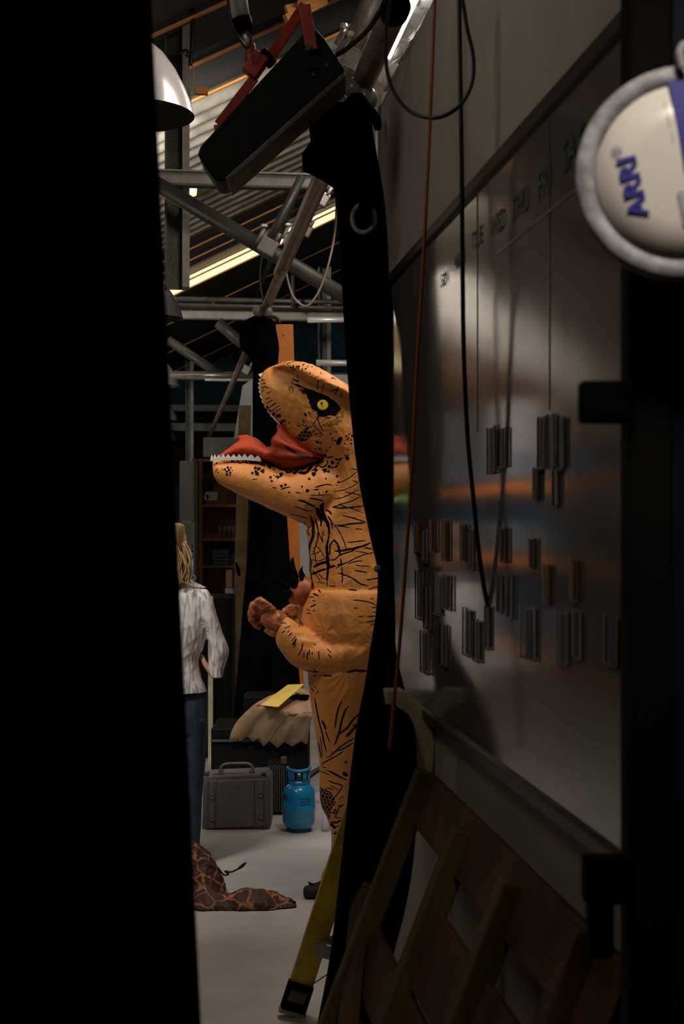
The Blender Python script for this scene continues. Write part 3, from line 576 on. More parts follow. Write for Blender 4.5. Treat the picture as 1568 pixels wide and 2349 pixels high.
SG = [([(390, 502), (408, 535), (438, 520)], 3), ([(485, 505), (520, 552), (558, 557)], 2.2), ([(620, 508), (632, 545), (660, 550)], 3), ([(690, 562), (740, 538), (822, 535)], 5.5), ([(858, 520), (862, 570), (930, 596)], 3.6), ([(985, 548), (982, 600), (1020, 636)], 5.5), ([(1050, 635), (1080, 668)], 2.2), ([(172, 540), (162, 568)], 3), ([(148, 692), (182, 645)], 1.4), ([(740, 815), (812, 815)], 1.4),
      ([(1060, 945), (1115, 955)], 2.2), ([(1190, 977), (1240, 950), (1335, 935)], 2.4), ([(1420, 1020), (1485, 1025)], 1.8), ([(1240, 660), (1280, 700), (1340, 690), (1345, 635)], 4.5), ([(1370, 700), (1420, 690), (1460, 610)], 5)]
for pts, w_ in SG: stroke(G_(pts), w_)
for x, y, r_ in ((345, 625, 2.9), (300, 656, 2.6), (368, 665, 3), (330, 692, 2.8), (387, 711, 2.7), (335, 740, 3), (396, 630, 2), (384, 750, 1.8), (420, 673, 1.3), (265, 665, 1.3), (250, 636, 1.2), (780, 635, 3.5), (835, 648, 4.2), (790, 690, 3.4), (738, 715, 3), (815, 730, 4.4), (897, 685, 4.8), (1023, 783, 3.2), (1045, 843, 2.6), (1138, 780, 3.8), (1187, 738, 3.9), (1165, 650, 2.4), (1217, 655, 2.8), (1100, 772, 1.5), (1075, 752, 1.4), (187, 702, 1.6), (1193, 920, 2.7), (1258, 900, 2.8), (1315, 1022, 2), (1520, 930, 2.2), (280, 518, 1.3)):
    x, y = G_([(x, y)])[0]; blob(x, y, r_)
at = me2.attributes.new('marks', 'FLOAT', 'POINT'); at.data.foreach_set('value', SD.astype(np.float32))
me2.polygons.foreach_set('use_smooth', [True]*len(me2.polygons))
def costume_mat():
    m = bpy.data.materials.new('tan_inflatable_nylon'); m.use_nodes = True; nt = m.node_tree; N = nt.nodes; K = nt.links; b = N['Principled BSDF']
    a = N.new('ShaderNodeAttribute'); a.attribute_name = 'marks'
    mr = N.new('ShaderNodeMapRange'); mr.inputs[1].default_value = -.1; mr.inputs[2].default_value = .6; mr.inputs[3].default_value = 1; mr.inputs[4].default_value = 0
    K.new(a.outputs['Fac'], mr.inputs[0])
    tc = N.new('ShaderNodeTexCoord'); n = N.new('ShaderNodeTexNoise'); n.inputs['Scale'].default_value = 5; n.inputs['Detail'].default_value = 3; K.new(tc.outputs['Object'], n.inputs['Vector'])
    r = N.new('ShaderNodeValToRGB'); r.color_ramp.elements[0].position = .3; r.color_ramp.elements[1].position = .7
    r.color_ramp.elements[0].color = (.66, .25, .052, 1); r.color_ramp.elements[1].color = (.77, .325, .085, 1)
    K.new(n.outputs['Fac'], r.inputs[0])
    mx = N.new('ShaderNodeMix'); mx.data_type = 'RGBA'; K.new(mr.outputs[0], mx.inputs['Factor']); K.new(r.outputs[0], mx.inputs['A']); mx.inputs['B'].default_value = (.006, .004, .0035, 1)
    K.new(mx.outputs['Result'], b.inputs['Base Color']); b.inputs['Roughness'].default_value = .5; mr2 = N.new('ShaderNodeMapRange'); mr2.inputs[3].default_value = .38; mr2.inputs[4].default_value = .06; K.new(mr.outputs[0], mr2.inputs[0]); K.new(mr2.outputs[0], b.inputs['Specular IOR Level'])
    n2 = N.new('ShaderNodeTexNoise'); n2.inputs['Scale'].default_value = 16; n2.inputs['Detail'].default_value = 6; n2.inputs['Distortion'].default_value = 1.2; K.new(tc.outputs['Object'], n2.inputs['Vector'])
    ma = N.new('ShaderNodeMath'); ma.operation = 'ABSOLUTE'; ms = N.new('ShaderNodeMath'); ms.operation = 'SUBTRACT'; ms.inputs[1].default_value = .5; K.new(n2.outputs['Fac'], ms.inputs[0]); K.new(ms.outputs[0], ma.inputs[0])
    bp = N.new('ShaderNodeBump'); bp.inputs['Strength'].default_value = .5; bp.inputs['Distance'].default_value = .010; bp.invert = True; K.new(ma.outputs[0], bp.inputs['Height']); K.new(bp.outputs[0], b.inputs['Normal'])
    return m
M['costume'] = costume_mat(); me2.materials.clear(); me2.materials.append(M['costume'])
def kid(o, parent, label=None):
    o.parent = parent; o.matrix_parent_inverse = Matrix.Translation(parent.location).inverted()
    if label: o['label'] = label
    return o
body = bpy.data.objects.new('costume', me2); COL.objects.link(body); kid(body, trex)
# red mouth lining: cheek membrane and tongue flap
mb = MB()
loft([(750, 1050, 748, 1054, .02), (720, 1036, 716, 1066, .10), (688, 1012, 684, 1076, .118), (660, 988, 652, 1076, .118), (640, 972, 630, 1070, .108), (630, 990, 620, 1066, .10), (619, 1022, 606, 1062, .09),
      (604, 1014, 596, 1056, .088), (580, 1000, 572, 1056, .088), (555, 1006, 545, 1056, .085), (530, 1022, 524, 1056, .075), (508, 1038, 504, 1056, .05), (497, 1048, 496, 1056, .03)], D=YD, mb=mb, k=4)
loft([(592, 1016, 598, 1040, .07), (572, 997, 572, 1030, .05), (556, 996, 557, 1022, .03), (541, 997, 551, 1016, .006)], D=YD, mb=mb, k=4)
me3 = fuse(mb, .006, 3); p = coords(me3); nr = normals(me3)
c = P(750, 1050, YD); a = np.arctan2(p[:, 2]-c.z, p[:, 0]-c.x); rad = np.hypot(p[:, 0]-c.x, p[:, 2]-c.z)
dd = .010*np.clip(rad/.25, 0, 1)*np.sin(a*22+rad*9)*np.clip(1.4-rad/.3, 0, 1)+.004*wrinkle(p, 8, 40)
me3.vertices.foreach_set('co', (p+nr*(dd-.004)[:, None]).astype(np.float32).ravel()); me3.polygons.foreach_set('use_smooth', [True]*len(me3.polygons)); me3.update()
U = 784 + p[:, 0]/(YD-.10)*F; V = 1196 - (p[:, 2]-1.6)/(YD-.10)*F; SD = np.full(len(p), 9.0); jx = 1.1*np.sin(U*.31+V*.17)
for pts, w_ in (([(60, 270), (150, 330), (240, 390), (340, 430), (480, 455), (680, 478)], 8), ([(250, 400), (360, 430), (450, 440)], 9), ([(40, 150), (110, 230), (220, 300), (330, 360)], 2.5), ([(20, 60), (80, 150), (160, 220), (290, 290)], 2), ([(-40, 440), (60, 480), (200, 500), (420, 490)], 3), ([(-120, 420), (-40, 470), (60, 505)], 2.5), ([(-180, 330), (-60, 360), (20, 400)], 2)): stroke(B_(pts), w_)
at = me3.attributes.new('marks', 'FLOAT', 'POINT'); at.data.foreach_set('value', SD.astype(np.float32))
def add_streaks(m, col):
    nt = m.node_tree; N = nt.nodes; K = nt.links; b = N['Principled BSDF']; src = b.inputs['Base Color'].links[0].from_socket
    a = N.new('ShaderNodeAttribute'); a.attribute_name = 'marks'; mr = N.new('ShaderNodeMapRange'); mr.inputs[1].default_value = -1.5; mr.inputs[2].default_value = 1.2; mr.inputs[3].default_value = 1; mr.inputs[4].default_value = 0
    K.new(a.outputs['Fac'], mr.inputs[0]); mx = N.new('ShaderNodeMix'); mx.data_type = 'RGBA'; K.new(mr.outputs[0], mx.inputs['Factor']); K.new(src, mx.inputs['A']); mx.inputs['B'].default_value = col; K.new(mx.outputs['Result'], b.inputs['Base Color'])
add_streaks(M['red_lining'], (.02, .003, .002, 1))  # dark maroon streaks drawn across the red lining
me3.materials.clear(); me3.materials.append(M['red_lining'])
ml = bpy.data.objects.new('mouth_lining', me3); COL.objects.link(ml); kid(ml, trex, 'red fabric mouth lining and tongue')
def teeth(name, pts, out, h, n, wl=.05):
    """zigzag felt strip along a jaw edge, on the near and far side of the snout"""
    for sg in (-1, 1):
        mb = MB(); P3 = [P(x, y, YD)+Vector((0, sg*wl, 0)) for x, y in pts]; pl, _ = spline(P3, [0]*len(P3), 12)
        seg = np.linspace(0, len(pl)-1, n*2+1)
        for i in range(n):
            a = pl[int(seg[2*i])]; b = pl[int(seg[2*i+2])]; m_ = (a+b)/2 + Vector((out[0], 0, out[1]))*h*random.uniform(.8, 1.15)
            lo = Vector((out[0], 0, out[1]))*-.012; t = Vector((0, .0025, 0))
            mb.quadbox([a+lo-t, b+lo-t, b-t, a-t, a+lo+t, b+lo+t, b+t, a+t])
            f = [mb.bm.verts.new(q) for q in (a-t, b-t, m_, a+t, b+t)]
            for ii in ((0, 1, 2), (4, 3, 2), (3, 0, 2), (1, 4, 2), (0, 3, 4, 1)): mb.bm.faces.new([f[k] for k in ii])
        o = mb.build(name, M['tooth'], trex)
teeth('lower_teeth', [(486, 1053), (500, 1052), (520, 1051), (545, 1051), (570, 1051), (600, 1054)], (0.0, 1), .017, 10, .07)
teeth('upper_teeth', [(602, 862), (597, 875), (596, 890), (599, 908), (606, 928), (618, 948), (630, 963), (641, 974)], (-.85, .5), .011, 12, .012)
mb = MB()
for k in range(6):
    a = P(598+k*1.5, 864-k, YD-.03); b = P(591+k*1.6, 858-k*.6, YD-.03+.01*k); mb.lathe(a, [(.004, 0), (.0, (b-a).length)], 6, (b-a).normalized())
mb.build('upper_teeth', M['tooth'], trex)
# eye on both cheeks
def on_body(px, py, side=-1):
    """point of the costume surface on the near (side -1) or far side, seen along the costume's lateral axis"""
    P0 = P(px, py, YD-.14)
    hit, loc, nor, idx = body.ray_cast(Vector((P0.x, YD+side*1.0, P0.z))-body.matrix_local.translation*0, Vector((0, -side, 0)))
    return (loc, nor) if hit else (Vector((P0.x, YD+side*.14, P0.z)), Vector((0, side, 0)))
for sd_ in (-1, 1):
    loc, nor = on_body(740, 929, sd_)
    e = MB().lathe(loc-nor*.004, [(0, 0), (.0235, 0), (.0235, .005), (.021, .0065), (0, .007)], 32, nor).build('eye', M['eye'], trex, True)
    if sd_ < 0: e['label'] = 'yellow eye with a small dark pupil'
    u_ = MB().lathe(loc+nor*.0025+Vector((-.004, 0, .005)), [(0, 0), (.005, 0), (.005, .003), (0, .0035)], 16, nor).build('pupil', M['claw']); u_.parent = e
    u_ = MB().lathe(loc+nor*.003+Vector((.0, 0, -.001)), [(0, 0), (.0045, 0), (.0045, .003), (0, .0035)], 4, nor).build('highlight', M['tooth']); u_.parent = e
# small limp forearms with black felt claws
for sd_, dx in ((-1, 0), (1, -8)):
    mb = loft([(716, 1330, 712, 1375, .05, 0), (702, 1322, 690, 1384, .05), (688, 1322, 672, 1384, .045), (676, 1330, 664, 1376, .04), (668, 1338, 660, 1362, .03)], D=YD, yoff=.09*sd_, n=24, k=4)
    arm = mb.build('small_forearm', M['dark_orange'], trex, True)
    for (b0, b1, tip) in (((666, 1326), (686, 1332), (671, 1278)), ((688, 1318), (698, 1322), (693, 1300)), ((655, 1334), (660, 1346), (640, 1324)), ((662, 1348), (668, 1372), (650, 1352))):
        a = (P(*b0, YD)+P(*b1, YD))/2+Vector((0, .09*sd_-.03, 0)); t = P(*tip, YD)+Vector((0, .09*sd_-.03, 0)); rr = (P(*b0, YD)-P(*b1, YD)).length/2
        c_ = MB().tube([a-(t-a)*.3, a, a+(t-a)*.5+Vector((-.006, 0, 0)), t], [rr*.9, rr, rr*.6, .001], 12).build('claw', M['claw'], None, True); c_.parent = arm
# gloved hands: palm plus four curled fingers and a thumb each
def glove(dx, yo, label=None, dy=0):
    mb = MB(); D = YD+yo
    q = lambda x, y, d=0: P(x+dx, y+dy, YD)+Vector((0, yo+d, 0))
    mb.tube([q(655, 1425), q(640, 1418), q(622, 1410), q(608, 1402)], [.038, .046, .044, .036], 20)        # cuff and palm
    for (d, base, k1, k2, tip, r_) in ((-.030, (612, 1392), (594, 1380), (584, 1388), (590, 1404), .0165), (-.010, (610, 1400), (590, 1391), (581, 1403), (590, 1416), .0175),
                                   (.012, (612, 1408), (592, 1404), (583, 1416), (594, 1427), .017), (.034, (616, 1416), (598, 1418), (590, 1428), (602, 1436), .015)):
        mb.tube([q(*base, d), q(*k1, d), q(*k2, d), q(*tip, d)], [r_*1.1, r_*1.1, r_, r_*.8], 14)
    mb.tube([q(630, 1396, -.02), q(615, 1380, -.035), q(602, 1371, -.035), q(592, 1374, -.03)], [.022, .019, .017, .012], 14)  # thumb
    mb.tube([q(648, 1440, 0), q(632, 1441, .0), q(614, 1432, .0)], [.022, .028, .02], 14)
    me_ = fuse(mb, .004, 3); p = coords(me_); nr = normals(me_)
    me_.vertices.foreach_set('co', (p+nr*(.010*wrinkle(p, 5, 60)-.003)[:, None]).astype(np.float32).ravel()); me_.update()
    me_.polygons.foreach_set('use_smooth', [True]*len(me_.polygons)); me_.materials.clear(); me_.materials.append(M['glove'])
    g = bpy.data.objects.new('glove', me_); COL.objects.link(g); kid(g, trex, label)
    c_ = MB().tube([q(657, 1396), q(640, 1420), q(636, 1446)], [.012, .05, .012], 10)
    c_.bm.free()
    return g
glove(0, -.17, 'crumpled orange fabric glove'); glove(62, .17, None, 26)
# shoes
for sd_, dx in ((-1, 0), (1, 46)):
    s_ = loft([(697+dx, 2024, 697+dx, 2036, .015), (701+dx, 2018, 701+dx, 2042, .030), (715+dx, 2014, 715+dx, 2043, .040), (735+dx, 2006, 735+dx, 2043, .043), (760+dx, 1992, 760+dx, 2043, .042), (785+dx, 1985, 785+dx, 2043, .038), (803+dx, 1990, 803+dx, 2042, .03), (810+dx, 2005, 810+dx, 2036, .012)], D=YD, yoff=.115*sd_, n=24, pw=.8).build('shoe', M['shoe'], trex, True)
    f_ = MB().tube([P(735+dx, 2014, YD)+Vector((0, .115*sd_, 0)), P(720+dx, 2016, YD)+Vector((0, .115*sd_, 0)), P(708+dx, 2008, YD)+Vector((0, .115*sd_, 0))], [.012, .010, .002], 10).build('felt_claw', M['claw']); f_.parent = s_

# ------------------------------------------------------------------ whiteboard on the partition wall
def WP(px, py, off=0.0):
    Y = (.662-off)/((px-784.)/F*UX+UY); return P(px, py, Y)
def wv(px, off=0.): q = WP(px, 1196, off); return -q.x*UY+q.y*UX
vb0, vb1 = 1.78, wv(897, .02)
zb0, zb1 = 1.119, 2.30
wb = thing('whiteboard', L(.65, vb0, zb0), 'large glossy whiteboard with clear plastic pockets on the grey wall', 'whiteboard')
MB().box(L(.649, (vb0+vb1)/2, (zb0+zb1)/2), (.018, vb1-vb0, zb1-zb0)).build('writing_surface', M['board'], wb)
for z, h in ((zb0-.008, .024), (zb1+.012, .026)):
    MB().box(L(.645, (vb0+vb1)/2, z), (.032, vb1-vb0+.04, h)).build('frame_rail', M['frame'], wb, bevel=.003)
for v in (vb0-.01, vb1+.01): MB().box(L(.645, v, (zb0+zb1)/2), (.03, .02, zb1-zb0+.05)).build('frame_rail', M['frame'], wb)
for px in (1118, 1289):
    v = wv(px); MB().box(L(.6395, v, 2.04), (.0015, .004, .5)).build('grid_line', M['faint'], wb)
v0 = wv(1165); MB().box(L(.6395, (v0+vb0)/2, 2.13), (.0015, v0-vb0, .006)).build('grid_line', M['faint'], wb)
# marker headings
for px, py, tx, s in ((1018, 640, 'SUN', .8), (1052, 598, 'MON', .8), (1092, 548, 'TUE', .95), (1138, 515, 'WED', 1.0), (1190, 470, 'THU', 1.15), (1246, 420, 'FRI', 1.25), (1312, 345, 'SAT', 1.3)):
    cu = bpy.data.curves.new('marker_writing', 'FONT'); cu.body = tx; cu.size = .056*s; cu.align_x = 'CENTER'; cu.align_y = 'CENTER'; cu.offset = .0008
    o = bpy.data.objects.new('tmp', cu); COL.objects.link(o)
    me = evaluate(o); bpy.data.objects.remove(o); me.materials.clear(); me.materials.append(M['green'])
    o = bpy.data.objects.new('marker_writing', me); COL.objects.link(o)
    c = WP(px, py, .0245)
    R = Matrix(((0, 0, -UX), (0, 0, -UY), (0, 1, 0)))
    xax = Vector((UY, -UX, 0)); yax = Vector((0, 0, 1)); zax = xax.cross(yax)
    mm = Matrix((xax, yax, zax)).transposed().to_4x4(); mm.translation = c
    me.transform(mm); kid(o, wb, 'green marker heading')
# clear pockets and cards: x, y, w, h in the photo's frame
PK = [(958, 1365, 22, 112, 0, 'large clear pocket at the far left of the lower pocket rows'), (976, 1392, 20, 100, 1, 'clear pocket overlapping the far left one'), (998, 1364, 22, 90, 0, 'clear pocket third from the far end, below the orange reflection'),
      (1021, 1358, 24, 80, 2, 'clear pocket fourth from the far end, holding a white strip'), (970, 1496, 24, 96, 0, 'lowest clear pocket near the board corner'), (1012, 1478, 20, 96, 1, 'clear pocket right of the lowest one'),
      (953, 1232, 16, 74, 3, 'clear pocket with brown edge, first in the upper small row'), (970, 1252, 14, 78, 1, 'clear pocket second in the upper small row'), (989, 1228, 16, 76, 3, 'clear pocket third in the upper small row'), (1016, 1240, 18, 92, 3, 'clear pocket fourth in the upper small row'),
      (1058, 1245, 16, 86, 3, 'clear pocket just left of the hanging black cable'), (1076, 1262, 14, 92, 1, 'clear pocket touching the hanging black cable'), (1066, 1450, 22, 108, 2, 'pocket with a navy card left of the black cable end'), (1088, 1470, 18, 96, 1, 'pocket with a grey card left of the black cable end'),
      (1112, 1440, 10, 100, 0, 'slim pocket behind the black cable end'), (1140, 1362, 14, 86, 2, 'pocket with a white strip right of the black cable'), (1163, 1368, 16, 100, 2, 'pocket with a bright white edge right of the black cable'),
      (1122, 1032, 22, 108, 1, 'upper clear holder with curled edges, left one of the top pair'), (1147, 1026, 22, 90, 1, 'upper clear holder, second of the top pair'), (1236, 1015, 18, 120, 1, 'tall clear holder top right, left of three'), (1257, 1012, 18, 126, 1, 'tall clear holder top right, middle of three'), (1280, 1015, 16, 120, 0, 'tall clear holder top right, right of three'),
      (1224, 1110, 14, 76, 3, 'small pocket below the tall clear holders, left one'), (1268, 1120, 12, 84, 0, 'small pocket below the tall clear holders, right one'),
      (1205, 1452, 40, 118, 2, 'wide pocket with a navy card, middle of the lower board'), (1282, 1462, 34, 120, 2, 'pocket with a navy card and white crinkles'), (1318, 1455, 20, 110, 2, 'narrow navy card pocket right of the crinkled one'), (1396, 1470, 36, 110, 2, 'crumpled clear pocket beside the dark cabinet edge'),
      (1150, 1250, 16, 80, 4, 'dark blue card in the middle of the board'), (1215, 1270, 14, 70, 4, 'second dark blue card in the middle of the board'), (1248, 1340, 16, 90, 3, 'orange edged pocket right of the second blue card'), (1312, 1330, 20, 96, 3, 'orange edged pocket near the dark cabinet')]
M['card_blue'] = mat('navy_card', (.035, .03, .09), .5); M['card_grey'] = mat('grey_card', (.16, .15, .16), .5); M['card_white'] = mat('white_strip', (.42, .40, .41), .3); M['card_brown'] = mat('brown_card_edge', (.22, .10, .04), .5); M['pocket_edge'] = mat('pocket_edge', (.03, .03, .032), .3)
for px, py, pw_, ph, kind_, lab in PK:
    c = WP(px, py, .03); v = -c.x*UY+c.y*UX; va = wv(px-pw_/2, .03); vb_ = wv(px+pw_/2, .03); wd = abs(va-vb_); h = ph/F*c.y; z = c.z
    tilt = random.uniform(-.03, .03)
    r = thing('card_pocket', L(.635, v, z-h/2), lab, 'pocket', 'clear plastic pockets on the whiteboard')
    R = Matrix.Rotation(ANG, 3, 'Z') @ Matrix.Rotation(tilt, 3, 'X')
    cc = L(.638, v, z); wd *= .85
    MB().box(cc, (.003, wd, h), R).build('sleeve', M['clear'], r)
    fw = wd*random.uniform(.28, .45)
    MB().box(cc+R @ Vector((-.003, wd*random.uniform(-.2, .2), 0)), (.002, fw, h*.9), R).build('card', M[('card_grey', 'card_grey', 'card_blue', 'card_brown', 'card_blue')[kind_]], r)
    MB().box(cc+R @ Vector((-.003, wd*.46, 0)), (.003, .004, h), R).build('edge_strip', M['pocket_edge' if kind_ < 2 else 'card_white'], r)
    MB().box(cc+R @ Vector((-.003, -wd*.46, 0)), (.003, .004, h*.97), R).build('edge_strip', M['card_white' if kind_ < 3 else 'card_brown'], r)
    MB().box(cc+R @ Vector((-.003, 0, -h/2)), (.003, wd, .003), R).build('edge_strip', M['pocket_edge'], r)
# cream block that closes the wall below the board, and the ledge under it
cr = MB(); pts = [(884, 1582), (926, 1582), (992, 1640), (999, 1700), (996, 1760), (960, 1840), (900, 1862), (884, 1840)]
fr = [P(x, y, 3.60) for x, y in pts]; bk = [p_+Vector((-.012, .09, 0)) for p_ in fr]
cr.skin([fr, bk]); tag(cr.build('foam_block', M['cream'], None, bevel=.006), 'cream coloured foam edge block below the far end of the whiteboard', 'foam')
lg = MB(); a0, a1 = 2.6, 3.55
lg.quadbox([L(.58, a0+.4, 1.045), L(.661, a0+.4, 1.075), L(.661, a1, 1.085), L(.58, a1, 1.055), L(.58, a0+.4, 1.02), L(.661, a0+.4, 1.02), L(.661, a1, 1.02), L(.58, a1, 1.02)])
tag(lg.build('pen_ledge', M['wallpaint'], None, bevel=.004), 'pale narrow ledge on the wall just under the whiteboard', 'shelf') if False else lg.bm.free()

# ------------------------------------------------------------------ black drapes
def drape_loft(name, rows, label, folds=6, m=None, amp=.12, yoff=0., th=.13):
    """rows: (left px, right px, py, Y). Closed, folded cloth tube: wide across, shallow in depth."""
    A = [P(r[0], r[2], r[3]) for r in rows]; B = [P(r[1], r[2], r[3]) for r in rows]
    A, _ = spline(A, [0]*len(A), 6); B, _ = spline(B, [0]*len(B), 6); mb = MB(); n = 96; rs = []
    for i, (a, b) in enumerate(zip(A, B)):
        c = (a+b)/2; e = (b-a)/2; ring = []
        for k in range(n):
            t = 2*math.pi*k/n; f = 1+amp*math.sin(folds*t+.6*math.sin(i*.25))*abs(math.sin(t))+.5*amp*math.sin(folds*2.3*t+i*.11)*abs(math.sin(t))
            ring.append(c+e*math.cos(t)+Vector((0, e.length*.55*math.sin(t)*f+th*.2*math.sin(t), 0)))
        rs.append(ring)
    o = mb.skin(rs).build(name, m or M['drape'], None, True); return tag(o, label, 'curtain')
dr = thing('black_drape', L(pipeu, 4.4, 0), 'tall bunched black drape hanging from the overhead tube before the dinosaur', 'curtain')
def sub_drape(rows, name, **k):
    o = drape_loft(name, rows, None, **k)
    for q in ('category', 'label'):
        if q in o: del o[q]
    return kid(o, dr)
sub_drape([(800, 842, 222, 4.50), (772, 850, 262, 4.46), (762, 858, 320, 4.42), (762, 872, 400, 4.36), (770, 882, 470, 4.30), (778, 889, 560, 4.24), (785, 893, 680, 4.18), (792, 894, 800, 4.1), (805, 896, 960, 4.05), (822, 898, 1100, 4.0), (850, 900, 1240, 3.95), (865, 903, 1310, 3.9),
               (862, 906, 1400, 3.85), (848, 908, 1490, 3.8), (836, 925, 1570, 3.7), (818, 950, 1660, 3.62), (800, 956, 1800, 3.58), (785, 950, 1950, 3.56), (770, 930, 2080, 3.55), (755, 900, 2200, 3.55), (728, 880, 2345, 3.55), (700, 870, 2500, 3.55), (690, 860, 2660, 3.56)], 'cloth', folds=9)
mb = MB(); top = [(795, 232), (760, 236), (722, 262), (708, 290), (712, 325), (692, 352), (694, 392), (735, 412), (765, 432), (800, 430), (840, 330), (850, 262), (830, 232)]
fr = [P(x, y, 4.36) for x, y in top]; cen = P(775, 330, 4.30); bk = [P(x, y, 4.52) for x, y in top]; inn = [cen.lerp(f, .6)+Vector((0, .02, 0)) for f in fr]
mb.skin([inn, fr, bk]); kid(mb.build('folded_top', M['drape'], None, True), dr)
kid(MB().tube([P(845, 245, 4.4), P(862, 275, 4.38), P(866, 298, 4.38)], [.012, .016, .01], 10).build('tie', M['drape'], None, True), dr)
rg = MB(); rc = P(833, 501, 4.13); rings = []
for k in range(40):
    t = 2*math.pi*k/40; c = rc+Vector((.033*math.cos(t)*1.0, -.006*math.cos(t), .041*math.sin(t)))
    e1 = Vector((math.cos(t), 0, math.sin(t))); rings.append([c+e1*.0065*math.cos(s)+Vector((0, .006*math.sin(s), 0)) for s in [2*math.pi*j/8 for j in range(8)]])
rings.append(rings[0]); kid(rg.skin(rings, False).build('eyelet_ring', M['disc_rim'], None, True), dr, 'grey metal eyelet ring')
kid(MB().tube([P(842, 452, 4.09), P(838, 478, 4.08), P(834, 488, 4.10)], [.02, .022, .012], 10).build('cloth_tie', M['drape'], None, True), dr)
for (x, y, r_) in ((866, 1305, .010), (876, 1357, .006)):
    kid(MB().lathe(P(x, y, 3.86), [(0, -.006), (r_, -.004), (r_, .004), (0, .006)], 14, (.2, -1, .1)).build('eyelet', M['disc_rim'], None, True), dr)
drape_loft('black_drape', [(590, 612, 722, 9.0), (556, 628, 740, 9.0), (549, 636, 770, 8.98), (553, 640, 800, 8.98), (578, 638, 832, 8.98), (579, 640, 900, 8.98), (579, 650, 1000, 8.98), (576, 652, 1100, 8.98), (573, 659, 1200, 8.98), (565, 666, 1300, 8.98), (556, 674, 1400, 8.98), (548, 682, 1500, 8.98), (538, 690, 1600, 8.98), (530, 694, 1720, 8.98), (530, 696, 1770, 8.98)],
           'black drape hanging farther back, to the left of the orange post', folds=8)
for dx in (-9, 12):
    tag(MB().lathe(P(601+dx, 712+abs(dx)*.2, 8.9), [(0, -.03), (.03, -.02), (.036, 0), (.03, .02), (0, .03)], 20, (.7, -.6, .3)).build('white_ferrule', M['white_enamel'], None, True), 'white plastic ferrule atop the farther drape, ' + ('left one' if dx < 0 else 'right one'), 'ferrule')
tag(MB().tube([P(612, 730, 8.9), P(632, 728, 8.9), P(642, 742, 8.9)], .012, 8).build('black_hose', M['cable'], None, True), 'short black hose bend beside the top of the orange post', 'cable')
# near curtain on the left
def near_x(z): return -.204+(2.15-z)*.049
mb = MB(); rows = []
for z in np.linspace(0.0, 2.9, 24):
    x0 = near_x(z); rows.append([Vector((x0-s*1.25, 1.5+.05*math.sin(s*30+z*.6)*min(1, s*8)+.10*s, z)) for s in np.linspace(0, 1, 90)])
o = mb.skin(rows, False, False).build('side_curtain', M['drape_near'], None, True, solid=.012); tag(o, 'nearest black curtain filling the left third of the view', 'curtain')

# ------------------------------------------------------------------ black lamp housing with red yoke
D = 4.0; ax = (P(790, 130, D)-P(470, 432, D)).normalized()
def HP(px, py, d=0): return P(px, py, D)+Vector((0, d, 0))
lh = thing('lamp_housing', P(620, 240, D), 'black box shaped film lamp with red yoke hanging tilted from a silver pole', 'lamp')
mb = MB(); prof = [(458, 368), (466, 348), (700, 92), (722, 82), (745, 106), (790, 176), (782, 196), (540, 418), (512, 431), (498, 428)]
fr = [HP(x, y, -.07) for x, y in prof]; bk = [HP(x, y, .09) for x, y in prof]
mb.skin([fr, bk]); mb.build('housing', M['black'], lh, bevel=.008)
MB().quadbox([HP(520, 424, -.075), HP(786, 186, -.075), HP(793, 194, -.075), HP(527, 433, -.075), HP(520, 424, .095), HP(786, 186, .095), HP(793, 194, .095), HP(527, 433, .095)]).build('front_trim', M['darksteel'], lh, bevel=.002)
def strap(pts, wd, name='yoke', d=-.085, m='red'):
    mb = MB(); P3 = [HP(x, y, d) for x, y in pts]
    for a, b in zip(P3, P3[1:]): mb.bar(a-(b-a).normalized()*.004, b+(b-a).normalized()*.004, wd, .006, (0, 1, 0))
    return mb.build(name, M[m], lh, bevel=.001)
mb = MB()
for a, b, d0, d1, wd in (((700, 36), (716, 138), -.085, -.085, .032), ((622, 122), (700, 38), .02, -.085, .03), ((622, 122), (584, 160), .02, .0, .03), ((584, 178), (497, 275), .0, .05, .028), ((497, 275), (503, 322), .05, .03, .026)):
    mb.bar(HP(*a, d0), HP(*b, d1), wd, .006, (0, 1, 0))
mb.build('yoke', M['red'], lh, bevel=.0015)
MB().lathe(HP(709, 133, -.09), [(0, -.006), (.009, -.006), (.009, .004), (0, .004)], 6, (0, -1, 0)).build('bolt', M['darksteel'], lh)
for x, y in ((750, 168), (720, 190)): MB().lathe(HP(x, y, -.073), [(0, -.004), (.005, -.004), (.005, .002), (0, .002)], 10, (0, -1, 0)).build('screw', M['darksteel'], lh)
MB().tube([HP(574, 100, 0), HP(578, 150, 0), HP(592, 172, 0)], [.012, .022, .014], 12).build('red_clamp', M['red'], lh, True)
MB().box(HP(586, 150, 0), (.05, .04, .07), Matrix.Rotation(.6, 3, 'Y')).build('clamp_body', M['red'], lh, bevel=.006)
MB().tube([HP(600, 120, .0), HP(625, 148, 0)], .017, 10).build('black_knob', M['blackgloss'], lh, True)
pl_ = thing('silver_pole', P(545, 0, D), 'shiny silver telescopic pole holding the black lamp housing', 'pole')
MB().tube([P(520, -160, D), P(556, 62, D)], .026, 20).build('outer_tube', M['alu'], pl_, True)
MB().tube([P(552, 44, D), P(560, 72, D)], [.030, .028], 20).build('collar', M['blackgloss'], pl_, True)
MB().tube([P(558, 66, D), P(574, 110, D)], .010, 12).build('inner_tube', M['alu'], pl_, True)
tag(MB().tube([P(520, -30, 3.95), P(528, 40, 3.93), P(545, 82, 3.93), P(566, 110, 3.93), P(575, 90, 3.93), P(568, 78, 3.93)], .004, 8).build('safety_cable', M['cable'], None, True), 'thin black safety cable beside the silver pole', 'cable')
